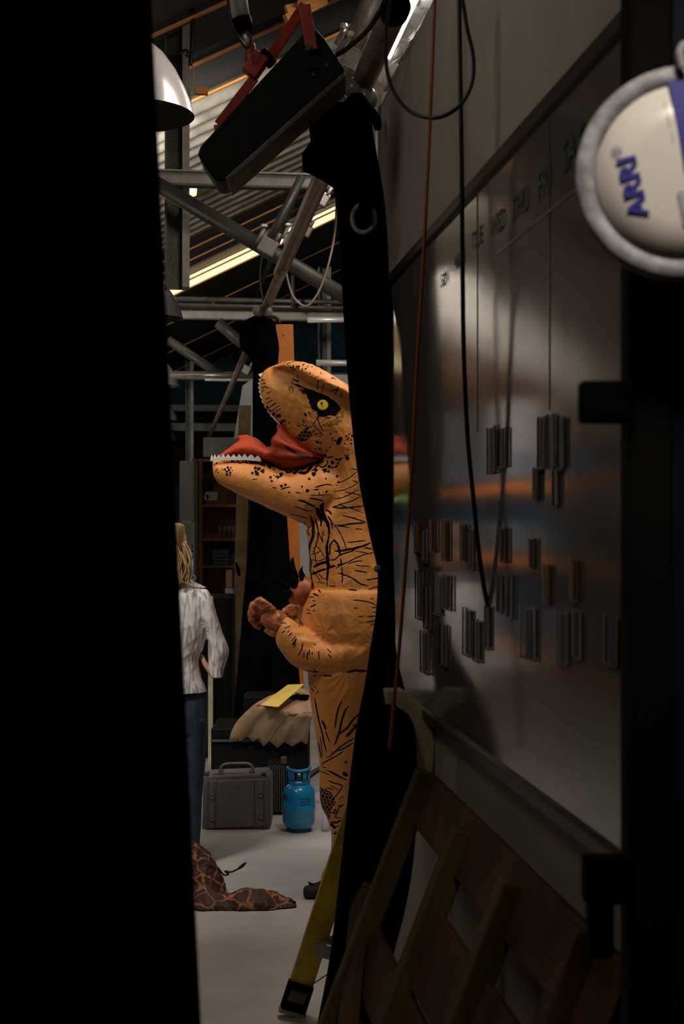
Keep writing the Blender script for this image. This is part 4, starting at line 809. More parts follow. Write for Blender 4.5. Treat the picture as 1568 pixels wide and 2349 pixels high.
tag(MB().tube([P(765, 130, 4.0), P(800, 108, 3.95), P(850, 60, 3.9), P(895, -20, 3.85)], .007, 10).build('power_cable', M['cable'], None, True), 'black power cable running up from the black lamp housing', 'cable')

# ------------------------------------------------------------------ hanging cords in front of the wall
tag(MB().tube([P(998, -40, 3.2), P(992, 120, 3.2), P(983, 340, 3.2), P(970, 600, 3.2), P(955, 850, 3.2), P(944, 1080, 3.2), P(928, 1320, 3.2), P(914, 1500, 3.2), P(904, 1600, 3.2), P(893, 1720, 3.22)], .0042, 10).build('hanging_cord', M['orange_cord'], None, True), 'long orange cord hanging before the whiteboard', 'cord')
cb = thing('black_cable', P(1052, 0, 2.9), 'long black cable hanging before the whiteboard with a plug end', 'cable')
MB().tube([P(1052, -40, 2.9), P(1055, 150, 2.9), P(1058, 340, 2.9), P(1060, 560, 2.9), P(1063, 800, 2.9), P(1072, 1000, 2.9), P(1084, 1130, 2.9), P(1097, 1260, 2.9), P(1112, 1360, 2.9), P(1130, 1440, 2.9)], .0048, 10).build('cord', M['cable'], cb, True)
MB().tube([P(1126, 1430, 2.9), P(1133, 1452, 2.9), P(1138, 1474, 2.9)], [.007, .0075, .004], 10).build('plug', M['blackgloss'], cb, True)
tag(MB().tube([P(1056, -30, 2.88), P(1070, 60, 2.88), P(1085, 130, 2.88), P(1082, 190, 2.88), P(1058, 238, 2.88), P(1020, 265, 2.88), P(980, 270, 2.9), P(935, 252, 2.95), P(900, 205, 3.05), P(885, 140, 3.15), P(888, 40, 3.25), P(905, -40, 3.3)], .0042, 10).build('cable_loop', M['cable'], None, True), 'black cable hanging in a wide round loop at the top', 'cable')

# ------------------------------------------------------------------ dark cabinet and round disc, right foreground
cbn = thing('equipment_cabinet', (.5, 1.7, 0), 'tall dark equipment case cropped by the right edge of the view', 'cabinet')
R0 = Matrix.Identity(3)
MB().box((.337, 1.575, 1.5), (.05, .05, 3.0), R0).build('edge_post', M['cabinet_edge'], cbn, bevel=.006)
MB().box((.70, 1.585, 1.5), (.68, .05, 2.98), R0).build('door_panel', M['cabinet'], cbn, bevel=.004)
for (y0, y1, x0) in ((878, 974, 1322), (1955, 2062, 1330)):
    c0 = P(x0, y0, 1.56); c1 = P(1445, y1, 1.56); cc = (c0+c1)/2
    f_ = MB().box((cc.x, 1.545, cc.z), (c1.x-c0.x, .028, c0.z-c1.z), R0).build('hinge', M['blackgloss'], cbn, bevel=.005)
MB().box(tuple(P(1375, 2120, 1.57)), (.028, .03, .07), R0).build('latch', M['blackgloss'], cbn, bevel=.005)
dc = thing('round_disc', P(1560, 395, 1.45), 'round cream disc with mottled grey rim and blue lettering reading ARRI', 'disc')
def DP(x, y, d=0): return P(x, y, 1.45)+Vector((0, d, 0))
c = DP(1568, 395); nrm = Vector((-.18, -1, 0)).normalized()
Rm = .1095
MB().lathe(c, [(0, -.022), (Rm-.004, -.022), (Rm, -.016), (Rm, .0), (Rm-.004, .004), (Rm-.019, .004), (Rm-.020, -.002), (0, -.002)], 72, nrm).build('rim', M['disc_rim'], dc, True)
MB().lathe(c, [(0, -.001), (Rm-.0205, -.001), (Rm-.021, .004), (.05, .006), (0, .0065)], 72, nrm).build('face', M['disc_white'], dc, True)
def on_disc(x, y, lift=.001):
    """point on the disc's slightly domed face"""
    p_ = DP(x, y); q = p_-c; xx = q.x; zz = q.z; r_ = math.hypot(xx, zz); hh = .0065-.0005*min(1, r_/.05) if r_ < .05 else .006-.002*((r_-.05)/(Rm-.071))
    ex = Vector((-nrm.y, nrm.x, 0)); ez = Vector((0, 0, 1))
    return c+ex*xx+ez*zz+nrm*(hh+lift)
def disc_text(txt, x, y, size, rot, m, name, sx=1., bold=0.):
    cu = bpy.data.curves.new('t', 'FONT'); cu.body = txt; cu.size = size; cu.align_x = 'CENTER'; cu.align_y = 'CENTER'; cu.offset = bold
    o = bpy.data.objects.new('t', cu); COL.objects.link(o); me = evaluate(o); bpy.data.objects.remove(o)
    me.transform(Matrix.Rotation(rot, 4, 'Z') @ Matrix.Diagonal((sx, 1, 1, 1)))
    ctr = on_disc(x, y); ex = Vector((-nrm.y, nrm.x, 0)).normalized(); ez = Vector((0, 0, 1))
    bm_ = bmesh.new(); bm_.from_mesh(me)
    for v_ in bm_.verts: v_.co = ctr+ex*v_.co.x+ez*v_.co.y+nrm*.0012
    bm_.to_mesh(me); bm_.free(); me.materials.clear(); me.materials.append(m)
    o = bpy.data.objects.new(name, me); COL.objects.link(o); return kid(o, dc)
disc_text('ARRI', 1454, 426, .0268, math.radians(103), M['arri_blue'], 'lettering', 1.12, .0009)['label'] = 'blue lettering ARRI reading upwards'
disc_text('®', 1418, 344, .014, math.radians(103), M['arri_blue'], 'trade_mark')
disc_text('....  .....  ...', 1527, 280, .012, math.radians(102), M['disc_rim'], 'small_print')
mb = MB()
q4 = [on_disc(1530, 188, .0022), on_disc(1600, 188, .0022), on_disc(1600, 400, .0022), on_disc(1568, 395, .0022), on_disc(1553, 290, .0022)]
mb.bm.faces.new([mb.bm.verts.new(p_) for p_ in q4]); mb.build('blue_band', M['arri_blue'], dc, solid=.0008)
mb = MB(); q4 = [on_disc(1552, 442, .0022), on_disc(1610, 436, .0022), on_disc(1610, 520, .0022), on_disc(1566, 520, .0022)]
mb.bm.faces.new([mb.bm.verts.new(p_) for p_ in q4]); mb.build('grey_patch', M['disc_rim'], dc, solid=.0008)
MB().tube([DP(1560, 165, -.01), DP(1552, 135, -.012), DP(1562, 112, -.012), DP(1580, 120, -.01)], .0045, 10).build('hanging_lug', M['disc_rim'], dc, True)

# ------------------------------------------------------------------ timber pallet frame leaning on the wall
pal = thing('pallet', L(.5, 2.9, 0), 'old pine pallet frame leaning against the wall below the whiteboard', 'pallet')
tz = 1.0; du = .39; n_ = Vector((0, 0, 0))
def lean(v, s, o=0.):      # s: 0 floor, 1 top; o: offset out of the frame plane towards the aisle
    u = .655-du+du*s; nu, nz = -tz, du; k = math.hypot(nu, nz); return L(u+nu/k*o, v, tz*s+nz/k*o)
for v, m_, top_, w_ in ((3.29, 'pine', 1.0, .042), (2.80, 'pine', .97, .05), (2.38, 'pine', .97, .05), (1.98, 'pine2', 1.0, .05)):
    a = lean(v, .02, .062); b = lean(v, top_-.01, .062)
    MB().bar(a, b, .05, w_, tuple(L(0, 1, 0))).build('stringer', M[m_], pal, bevel=.004)
for s0, s1, v0, v1, m_ in ((.875, .99, 1.82, 3.28, 'pine2'), (.655, .80, 1.82, 2.86, 'pine2'), (.52, .64, 1.82, 3.28, 'pine2'), (.36, .48, 1.82, 3.26, 'pine2'), (.21, .32, 1.82, 3.28, 'pine2'), (.05, .16, 1.82, 3.28, 'pine2')):
    a = [lean(v0, s0, .035), lean(v1, s0, .035), lean(v1, s1, .035), lean(v0, s1, .035)]; b = [lean(v0, s0, .055), lean(v1, s0, .055), lean(v1, s1, .055), lean(v0, s1, .055)]
    MB().quadbox(a+b).build('deck_board', M[m_], pal, bevel=.003)
mb = MB(); mb.bar(lean(3.45, .66, .07), lean(2.75, .28, .07), .09, .018, tuple(L(-1, 0, .4))); mb.build('loose_brace', M['pine2'], pal)
tag(MB().tube([P(950, 1900, 3.3), P(975, 1960, 3.3), P(985, 1900, 3.3), P(1010, 1990, 3.25)], [.03, .05, .035, .02], 12).build('dark_cloth', M['drape'], None, True), 'dark cloth bundle stuck behind the pallet frame', 'cloth') if False else None

# ------------------------------------------------------------------ yellow step ladder
ld = thing('step_ladder', P(668, 2330, 4.60), 'yellow fibreglass step ladder half hidden behind the black drape', 'ladder')
f0 = P(668, 2318, 4.60); up = Vector((.305, .0, .945)); f0.z = .006
sd2 = Vector((.80, -.60, 0)).normalized()*.30
axz = up.normalized(); web = Vector((.98, .12, -.14)).normalized()
for k, off in enumerate((Vector((0, 0, 0)), sd2)):
    a = f0+off; b = a+up
    MB().bar(a+axz*.06, b, .072, .004, tuple(Vector((.1, -1, 0)))).build('rail', M['fibre'], ld)
    s1 = axz.cross(Vector((.1, -1, 0))).normalized()
    for sg in (-1, 1): MB().bar(a+axz*.06+s1*.036*sg+Vector((0, .013, 0)), b+s1*.036*sg+Vector((0, .013, 0)), .005, .03, tuple(Vector((.1, -1, 0)))).build('rail_flange', M['fibre'], ld)
    ft = MB().bar(a-axz*.0, a+axz*.105, .084, .036, (.1, -1, 0)).build('foot', M['blackgloss'], ld, bevel=.003)
    MB().bar(a+axz*.045+Vector((0, -.0195, 0)), a+axz*.082+Vector((0, -.0195, 0)), .055, .001, (.1, -1, 0)).build('foot_label', M['darksteel'], ft if False else ld)
    MB().bar(a+axz*.0, a+axz*.014, .088, .04, (.1, -1, 0)).build('foot_pad', M['steel'], ld, bevel=.002)
for k in range(3):
    zc = .245+k*.29; a = f0+up*(zc/.945)+Vector((.03, 0, 0)); b = a+sd2
    mb = MB(); mb.bar(a, b, .085, .004, (0, 0, 1)); mb.build('tread', M['steel'], ld)
    mb = MB(); mb.bar(a+Vector((-.034, -.032, -.026)), b+Vector((-.034, -.032, -.026)), .004, .042, (0, 0, 1)); mb.build('tread_lip', M['steel'], ld)
    mb = MB()
    for j in range(7): q = Vector((-.036+j*.012, -.026+j*.009, .004)); mb.bar(a+q, b+q, .004, .004, (0, 0, 1))
    mb.build('tread_ribs', M['steel'], ld)
MB().bar(f0+up*.22+sd2*.45+Vector((.02, 0, 0)), f0+up*.10+Vector((.035, .0, 0)), .012, .004, (0, 0, 1)).build('brace', M['steel'], ld)

# ------------------------------------------------------------------ woman seen from behind
YW = 6.6
wm = thing('person', (P(395, 1196, YW).x, YW, 0), 'person with blond hair in a white striped shirt and jeans, seen from behind', 'person')
def shirt_mat():
    m = mat('white_striped_shirt', (.66, .64, .62), .8, 0, .05, 3); nt = m.node_tree; N = nt.nodes; K = nt.links; b = N['Principled BSDF']
    tc = N.new('ShaderNodeTexCoord'); mp = N.new('ShaderNodeMapping'); mp.inputs['Scale'].default_value = (1, 1, .12); K.new(tc.outputs['Object'], mp.inputs[0])
    w_ = N.new('ShaderNodeTexNoise'); w_.inputs['Scale'].default_value = 75; w_.inputs['Detail'].default_value = 1; K.new(mp.outputs[0], w_.inputs['Vector'])
    r = N.new('ShaderNodeValToRGB'); r.color_ramp.elements[0].position = .42; r.color_ramp.elements[1].position = .52
    r.color_ramp.elements[0].color = (.38, .37, .38, 1); r.color_ramp.elements[1].color = (.68, .66, .64, 1); K.new(w_.outputs['Fac'], r.inputs[0]); K.new(r.outputs[0], b.inputs['Base Color'])
    return m
M['shirt'] = shirt_mat()
mb = MB()
loft([(330, 1338, 452, 1338, .04), (310, 1344, 466, 1346, .07), (303, 1362, 478, 1362, .09), (305, 1400, 480, 1400, .105), (310, 1450, 474, 1450, .11), (318, 1490, 467, 1490, .105), (322, 1515, 458, 1515, .10), (318, 1545, 463, 1545, .105), (312, 1575, 474, 1577, .122), (311, 1592, 478, 1588, .13)], D=YW, mb=mb)
loft([(462, 1346, 440, 1385, .05), (478, 1352, 452, 1412, .058), (492, 1380, 462, 1430, .058), (503, 1420, 472, 1446, .055), (514, 1452, 478, 1472, .052), (524, 1478, 480, 1496, .05), (527, 1492, 478, 1508, .05), (524, 1508, 476, 1518, .048), (518, 1530, 478, 1534, .045), (516, 1546, 480, 1550, .045), (514, 1556, 484, 1556, .044)], D=YW, mb=mb, yoff=-.01)
loft([(328, 1346, 350, 1385, .05), (312, 1352, 338, 1412, .058), (290, 1400, 328, 1440, .058), (268, 1478, 312, 1496, .05), (264, 1492, 312, 1508, .05), (270, 1530, 312, 1534, .045), (276, 1556, 306, 1556, .044)], D=YW, mb=mb, yoff=-.01)
me_ = fuse(mb, .006, 4); p = coords(me_); nr = normals(me_)
dd = .016*wrinkle(p*np.array([1, 1, .45]), 21, 26)+.006*wrinkle(p*np.array([1, 1, .6]), 5, 60)
me_.vertices.foreach_set('co', (p+nr*(dd-.008)[:, None]).astype(np.float32).ravel()); me_.update(); me_.polygons.foreach_set('use_smooth', [True]*len(me_.polygons))
me_.materials.clear(); me_.materials.append(M['shirt']); o = bpy.data.objects.new('shirt', me_); COL.objects.link(o); kid(o, wm)
loft([(352, 1318, 408, 1318, .045), (350, 1330, 440, 1332, .06), (345, 1342, 462, 1342, .065), (350, 1350, 474, 1348, .05)], D=YW, k=3).build('collar', M['shirt'], wm, True)
mb = MB()
loft([(395, 1206, 395, 1206, .01), (372, 1212, 418, 1212, .07), (362, 1240, 428, 1240, .095), (366, 1275, 424, 1275, .09), (378, 1305, 414, 1305, .06), (380, 1335, 412, 1335, .055), (372, 1352, 420, 1352, .06)], D=YW, mb=mb)
loft([(330, 1560, 455, 1560, .07), (320, 1580, 468, 1580, .085), (314, 1600, 475, 1600, .10), (312, 1640, 476, 1640, .115), (318, 1680, 474, 1680, .11)], D=YW, mb=mb)
for a_, b_ in ((0, 0), (-78, 1)):
    loft([(400+a_, 1650, 476+a_, 1650, .09), (402+a_, 1700, 474+a_, 1700, .085), (404+a_, 1760, 470+a_, 1760, .075), (408+a_, 1820, 464+a_, 1820, .065), (410+a_, 1880, 462+a_, 1880, .06), (412+a_, 1930, 458+a_, 1930, .058), (414+a_, 1962, 456+a_, 1962, .055)], D=YW, mb=mb, yoff=.0)
loft([(500, 1545, 484, 1556, .03), (490, 1538, 478, 1546, .028), (478, 1524, 468, 1532, .026), (472, 1514, 462, 1520, .022), (468, 1508, 460, 1512, .018)], D=YW, mb=mb, yoff=-.0, k=3)
mb.tube([P(400, 1372, YW), P(455, 1368, YW), P(482, 1420, YW), P(500, 1475, YW), P(503, 1510, YW), P(497, 1540, YW), P(488, 1547, YW)], [.03, .024, .02, .02, .02, .022, .024], 12)
mb.tube([P(468, 1512, YW), P(462, 1504, YW+.01), P(458, 1510, YW+.02)], [.009, .008, .007], 8)
me_ = fuse(mb, .006, 3); me_.polygons.foreach_set('use_smooth', [True]*len(me_.polygons)); me_.materials.clear(); me_.materials.append(M['skin']); me_.materials.append(M['denim'])
zc = P(0, 1558, YW).z; cz = np.empty(len(me_.polygons)*3, np.float32); me_.polygons.foreach_get('center', cz); cz = cz.reshape(-1, 3)
me_.polygons.foreach_set('material_index', ((cz[:, 2] < P(0, 1600, YW).z) | ((cz[:, 2] < P(0, 1562, YW).z) & (cz[:, 0] < P(479, 0, YW).x))).astype(np.int32))
o = bpy.data.objects.new('body', me_); COL.objects.link(o); kid(o, wm)
MB().tube([P(443, 1612, YW-.10), P(446, 1640, YW-.105), P(462, 1650, YW-.09), P(475, 1648, YW-.06)], .0018, 6).build('pocket_seam', M['denim'], wm, True)
mb = MB()
loft([(395, 1196, 395, 1200, .02), (368, 1204, 422, 1204, .10), (358, 1240, 424, 1240, .12), (362, 1280, 420, 1280, .11), (366, 1310, 422, 1310, .085), (372, 1336, 430, 1338, .07), (384, 1346, 438, 1344, .04)], D=YW, mb=mb, yoff=-.02)
for k in range(34):
    x = 402+random.random()*34; y0 = 1235+random.random()*40; yo = random.uniform(-.11, -.04)
    mb.tube([P(x-6, y0, YW)+Vector((0, yo, 0)), P(x+random.uniform(0, 10), y0+35, YW)+Vector((0, yo, 0)), P(x+random.uniform(-8, 8), y0+65, YW)+Vector((0, yo, 0)), P(min(x+random.uniform(0, 16), 446), 1336, YW)+Vector((0, yo, 0))], [.004, .004, .003, .0008], 5)
mb.build('hair', M['hair'], wm, True)
for a_ in (0, -78): loft([(412+a_, 1955, 458+a_, 1955, .04), (410+a_, 1970, 458+a_, 1970, .10), (410+a_, 1985, 458+a_, 1985, .11)], D=YW, yoff=.05).build('shoe', M['shoe'], wm, True)

# ------------------------------------------------------------------ crumpled giraffe print costume on the floor
def giraffe():
    m = bpy.data.materials.new('giraffe_print'); m.use_nodes = True; nt = m.node_tree; N = nt.nodes; K = nt.links; b = N['Principled BSDF']; b.inputs['Roughness'].default_value = .62; b.inputs['Specular IOR Level'].default_value = .25
    tc = N.new('ShaderNodeTexCoord'); nz = N.new('ShaderNodeTexNoise'); nz.inputs['Scale'].default_value = 9; K.new(tc.outputs['Object'], nz.inputs['Vector'])
    mx = N.new('ShaderNodeMix'); mx.data_type = 'VECTOR'; mx.inputs['Factor'].default_value = .07; K.new(tc.outputs['Object'], mx.inputs['A']); K.new(nz.outputs['Color'], mx.inputs['B'])
    v = N.new('ShaderNodeTexVoronoi'); v.feature = 'DISTANCE_TO_EDGE'; v.inputs['Scale'].default_value = 12; K.new(mx.outputs['Result'], v.inputs['Vector'])
    r = N.new('ShaderNodeValToRGB'); r.color_ramp.elements[0].position = .02; r.color_ramp.elements[1].position = .06
    r.color_ramp.elements[0].color = (.32, .13, .05, 1); r.color_ramp.elements[1].color = (.06, .026, .02, 1); K.new(v.outputs['Distance'], r.inputs[0]); K.new(r.outputs[0], b.inputs['Base Color'])
    n = N.new('ShaderNodeTexNoise'); n.inputs['Scale'].default_value = 14; n.inputs['Distortion'].default_value = 1.5; K.new(tc.outputs['Object'], n.inputs['Vector'])
    bp = N.new('ShaderNodeBump'); bp.inputs['Strength'].default_value = .7; bp.inputs['Distance'].default_value = .02; K.new(n.outputs['Fac'], bp.inputs['Height']); K.new(bp.outputs[0], b.inputs['Normal'])
    return m
M['giraffe'] = giraffe(); YG = 5.98
gf = thing('folded_costume', (P(470, 0, YG).x, YG, 0), 'crumpled deflated giraffe print costume lying on the grey floor', 'costume')
mb = MB()
loft([(420, 2050, 420, 2092, .06), (470, 2032, 475, 2096, .11), (520, 2036, 520, 2100, .10), (560, 2026, 560, 2102, .11), (595, 2026, 595, 2102, .11), (625, 2034, 625, 2101, .10), (650, 2046, 648, 2099, .08), (672, 2052, 668, 2097, .065), (686, 2064, 682, 2092, .04)], D=YG, mb=mb, yoff=-.05)
loft([(400, 1925, 452, 1930, .06), (395, 1960, 482, 1955, .10), (390, 2000, 505, 1990, .14), (385, 2040, 522, 2026, .17), (380, 2070, 520, 2070, .18), (385, 2090, 500, 2090, .16)], D=YG+.12, mb=mb)
me_ = fuse(mb, .008, 3); p = coords(me_); nr = normals(me_)
me_.vertices.foreach_set('co', (p+nr*(.040*wrinkle(p, 31, 14)+.02*wrinkle(p, 14, 34)-.020)[:, None]).astype(np.float32).ravel()); p = coords(me_); p[:, 2] = np.maximum(p[:, 2], .004)
me_.vertices.foreach_set('co', p.ravel()); me_.update(); me_.polygons.foreach_set('use_smooth', [True]*len(me_.polygons)); me_.materials.clear(); me_.materials.append(M['giraffe'])
o = bpy.data.objects.new('cloth', me_); COL.objects.link(o); kid(o, gf)
MB().tube([P(500, 1990, YG), P(512, 2006, YG), P(524, 2005, YG), P(516, 1998, YG), P(530, 2000, YG), P(548, 1992, YG)], .004, 8).build('cable', M['cable'], gf, True)
MB().tube([P(548, 1992, YG), P(558, 1984, YG), P(564, 1978, YG)], [.006, .007, .003], 8).build('plug', M['cable'], gf, True)
for (x, y) in ((672, 2072), (668, 2084)): MB().tube([P(x-14, y, YG-.06), P(x+6, y, YG-.06)], [.012, .010], 8).build('hoof_cuff', M['claw'], gf, True)

# ------------------------------------------------------------------ grey hard case, mesh speaker, blue cylinder
YC = 7.42
hc = thing('hard_case', (P(542, 0, YC).x, YC, 0), 'grey plastic hard case standing upright with its handle on top', 'case')
def CP(x, y, d=0): return P(x, y, YC)+Vector((0, d, 0))
mb = MB(); prof = [(466, 1790), (472, 1778), (612, 1772), (621, 1782), (622, 1892), (614, 1902), (472, 1908), (464, 1898)]
mb.skin([[CP(x, y, -.03) for x, y in prof], [CP(x, y, .17) for x, y in prof]]); mb.build('shell', M['grey_plastic'], hc, bevel=.006)
prof2 = [(472, 1792), (478, 1788), (612, 1783), (617, 1790), (617, 1884), (610, 1892), (478, 1896), (472, 1888)]
mb = MB(); mb.skin([[CP(x, y, -.045) for x, y in prof2], [CP(x, y, -.02) for x, y in prof2]]); mb.build('lid_panel', M['grey_plastic'], hc, bevel=.004)
for x in (478, 497, 587, 608):
    MB().box(tuple(CP(x, 1840, -.05)), (.004, .012, .255), R0).build('ridge', M['grey_plastic'], hc, bevel=.001)
for x, y in ((489, 1824), (599, 1819), (491, 1874), (600, 1869)):
    MB().lathe(CP(x, y, -.045), [(0, 0), (.014, 0), (.014, .005), (.010, .006), (.009, .003), (0, .003)], 20, (0, -1, 0)).build('button', M['grey_plastic'], hc, True)
MB().tube([CP(505, 1778), CP(506, 1762), CP(516, 1753), CP(545, 1751), CP(570, 1752), CP(580, 1762), CP(582, 1775)], .0075, 10).build('handle', M['mesh'], hc, True)
for x in (503, 511, 574, 582): MB().box(tuple(CP(x, 1776)), (.008, .03, .05), R0).build('handle_bracket', M['grey_plastic'], hc, bevel=.002)
MB().box(tuple(CP(545, 1775)), (.26, .012, .006), R0).build('hinge_rod', M['tube'], hc)
for x in (474, 605): MB().box(tuple(CP(x, 1774, -.01)), (.026, .04, .02), R0).build('corner_lug', M['darksteel'], hc, bevel=.003)
for x in (486, 504, 583, 601): MB().box(tuple(CP(x, 1905, 0)), (.008, .05, .012), R0).build('foot', M['grey_plastic'], hc)
sp = thing('mesh_speaker', (P(632, 0, 7.8).x, 7.8, 0), 'small speaker with pale perforated grille between grey case and blue cylinder', 'speaker')
a_ = P(634, 1832, 7.8); MB().box((a_.x, 7.86, .135), (.10, .22, .27), R0).build('body', M['black'], sp, bevel=.004)
mb = MB()
for i in range(8):
    for j in range(26): mb.lathe((a_.x-.042+i*.012, 7.748, .02+j*.0097+(i % 2)*.0045), [(0, 0), (.0042, 0), (.003, .003), (0, .003)], 6, (0, -1, 0))
mb.build('grille', M['mesh'], sp)['kind'] = 'stuff'
MB().box((a_.x+.04, 7.80, .29), (.03, .05, .035), R0).build('knob', M['wood'], sp, bevel=.003)
YB = 7.36
gc = thing('gas_cylinder', (P(685, 0, YB).x, YB, 0), 'small bright blue gas cylinder with collar handle on the floor', 'cylinder')
cx = P(685, 0, YB).x; R_ = .0845
MB().lathe((cx, YB, 0), [(.0, .012), (.05, .012), (.070, .022), (R_-.002, .045), (R_, .06), (R_, .115), (R_+.0025, .118), (R_+.0025, .122), (R_, .125), (R_, .19), (.079, .215), (.062, .236), (.04, .248), (.0, .25)], 48).build('tank', M['blue_steel'], gc, True)
MB().lathe((cx, YB, 0), [(.055, 0), (.062, 0), (.064, .02), (.056, .02), (.055, 0)], 40).build('foot_ring', M['darkblue'], gc, True)
mb = MB(); rs = []
for k in range(29):     # collar wall, open at the back, flaring upward
    t = math.radians(-200+k*220/28); t2 = t
    d = Vector((math.cos(t), math.sin(t), 0)); b0 = Vector((cx, YB, .235))+d*.048; b1 = Vector((cx, YB, .31))+d*.058
    lo = .272 if 9 < k < 20 else .305
    rs.append([b0, Vector((cx, YB, .262))+d*.05, Vector((cx, YB, .262))+d*.053, b0+d*.003])
mb.skin(rs, True); mb.build('collar', M['blue_steel'], gc, True)
mb = MB()
mb.tube([Vector((cx+math.cos(t)*.060, YB+math.sin(t)*.060, .322+.004*math.cos(t*2))) for t in [math.radians(-200+k*220/20) for k in range(21)]], .007, 10)
for dg_ in (-200, -165, -125, -55, -15, 20):
    t = math.radians(dg_); mb.bar((cx+math.cos(t)*.051, YB+math.sin(t)*.051, .258), (cx+math.cos(t)*.060, YB+math.sin(t)*.060, .322), .02, .004, (math.cos(t), math.sin(t), 0))
mb.build('carry_handle', M['blue_steel'], gc, True)
MB().tube([(cx, YB, .25), (cx, YB, .285), (cx+.004, YB-.03, .290)], .011, 12).build('valve', M['tube'], gc, True)
for (a0, a1, z0, h_) in ((-2.75, -2.25, .165, .03), (-1.45, -.75, .175, .008), (-1.45, -.75, .16, .008), (-1.45, -.75, .145, .008)):
    mb = MB(); aa = np.linspace(a0, a1, 10); mb.skin([[Vector((cx+math.cos(t)*(R_+.0006), YB+math.sin(t)*(R_+.0006), z0)) for t in aa], [Vector((cx+math.cos(t)*(R_+.0006), YB+math.sin(t)*(R_+.0006), z0+h_)) for t in aa]], False, False)
    mb.build('printed_label', M['darkblue'], gc)
tag(MB().tube([P(672, 1850, 7.97), P(690, 1800, 7.95), P(716, 1775, 7.95), P(745, 1758, 8.0)], [.012, .016, .016, .016], 10).build('black_strap', M['cable'], None, True), 'black strap bar between blue cylinder and dinosaur leg', 'strap')
tg = thing('plastic_bottle', (P(746, 0, 7.35).x, 7.35, 0), 'small clear white bottle on the floor beside the dinosaur leg', 'bottle')
MB().lathe((P(747, 0, 7.35).x, 7.35, 0), [(0, .0), (.02, .0), (.022, .02), (.018, .07), (.009, .09), (.009, .10), (0, .10)], 20).build('bottle_body', M['paper'], tg, True)

# ------------------------------------------------------------------ kraft paper over the black trunk
tr = thing('flight_case', (P(600, 0, 8.4).x, 8.4, 0), 'black equipment trunk under the brown paper', 'trunk')
x0, x1 = P(480, 0, 8.15).x, P(706, 0, 8.15).x
MB().box(((x0+x1)/2, 8.47, .20), (x1-x0, .44, .40), R0).build('body', M['black'], tr, bevel=.01)
MB().box(((x0+x1)/2, 8.24, .33), (x1-x0, .02, .012), R0).build('edge_strip', M['darksteel'], tr)
MB().box(((x0+x1)/2+.08, 8.42, .49), (.36, .26, .18), R0).build('upper_box', M['black'], tr, bevel=.01)
kp = thing('kraft_paper', (P(640, 0, 8.2).x, 8.2, .6), 'crumpled brown kraft paper draped over the black trunk', 'paper')
front = [(583, 1617), (610, 1621), (640, 1626), (670, 1634), (700, 1637), (716, 1637)]; back = [(600, 1606), (622, 1592), (645, 1586), (672, 1582), (698, 1580), (714, 1581)]
mb = MB(); r0 = [P(x, y, 8.05) for x, y in front]; r1 = [P(x, y, 8.5)+Vector((0, 0, .0)) for x, y in back]
for i in range(6): r1[i].z = r0[i].z+.004*i; 
r1 = [Vector((q_.x, 8.05+.30+.03*i, 1.6-(back[i][1]-1196)/F*(8.35+.03*i))) for i, q_ in enumerate(r1)]
rows = [[a.lerp(b, t)+Vector((0, 0, .012*math.sin(t*9+i*1.7))) for i, (a, b) in enumerate(zip(r0, r1))] for t in (0, .33, .66, 1)]
mb.skin(rows, False, False); mb.build('top_sheet', M['kraft'], kp, solid=.002)
fr_top = [(583, 1616), (610, 1622), (640, 1627), (670, 1634), (700, 1637), (716, 1637)]
hem = [(525, 1703), (545, 1694), (552, 1699), (566, 1690), (580, 1700), (592, 1694), (604, 1712), (618, 1700), (636, 1716), (652, 1702), (670, 1712), (690, 1700), (704, 1708)]
mb = MB(); nH = len(hem); tp = [np.interp(i/(nH-1), np.linspace(0, 1, 6), [q_[0] for q_ in fr_top]) for i in range(nH)]; ty = [np.interp(i/(nH-1), np.linspace(0, 1, 6), [q_[1] for q_ in fr_top]) for i in range(nH)]
rows = []
for t in np.linspace(0, 1, 9):
    row = []
    for i in range(nH):
        hx, hy = hem[i]; bow = -math.sin(t*math.pi)*14*(1-i/(nH-1)); row.append(P(tp[i]*(1-t)+hx*t+bow, ty[i]*(1-t)+hy*t, 8.05+.14*t+.012*math.sin(i*1.9+t*2)))
    rows.append(row)
mb.skin(rows, False, False); mb.build('hanging_side', M['kraft'], kp, True, solid=.002)
mb = MB(); mb.quadbox([P(597, 1618, 7.99), P(638, 1622, 7.98), P(697, 1570, 8.25), P(660, 1571, 8.30)]+[P(597, 1618, 7.99)+Vector((0, 0, .002)), P(638, 1622, 7.98)+Vector((0, 0, .002)), P(697, 1570, 8.25)+Vector((0, 0, .002)), P(660, 1571, 8.30)+Vector((0, 0, .002))])
tag(mb.build('yellow_sheet', M['yellow'], None), 'flat yellow sheet lying tilted on the brown kraft paper', 'paper')
bt = thing('tool_tray', P(688, 1596, 8.3), 'small dark tray with lime tape on the brown paper beside the dinosaur', 'tray')
MB().lathe(P(690, 1600, 8.28), [(0, 0), (.045, 0), (.05, .012), (.045, .014), (0, .008)], 24).build('tray', M['blackgloss'], bt, True)
MB().lathe(P(687, 1593, 8.28), [(.014, 0), (.026, 0), (.026, .01), (.014, .01), (.014, 0)], 20).build('tape_roll', M['lime'], bt, True)

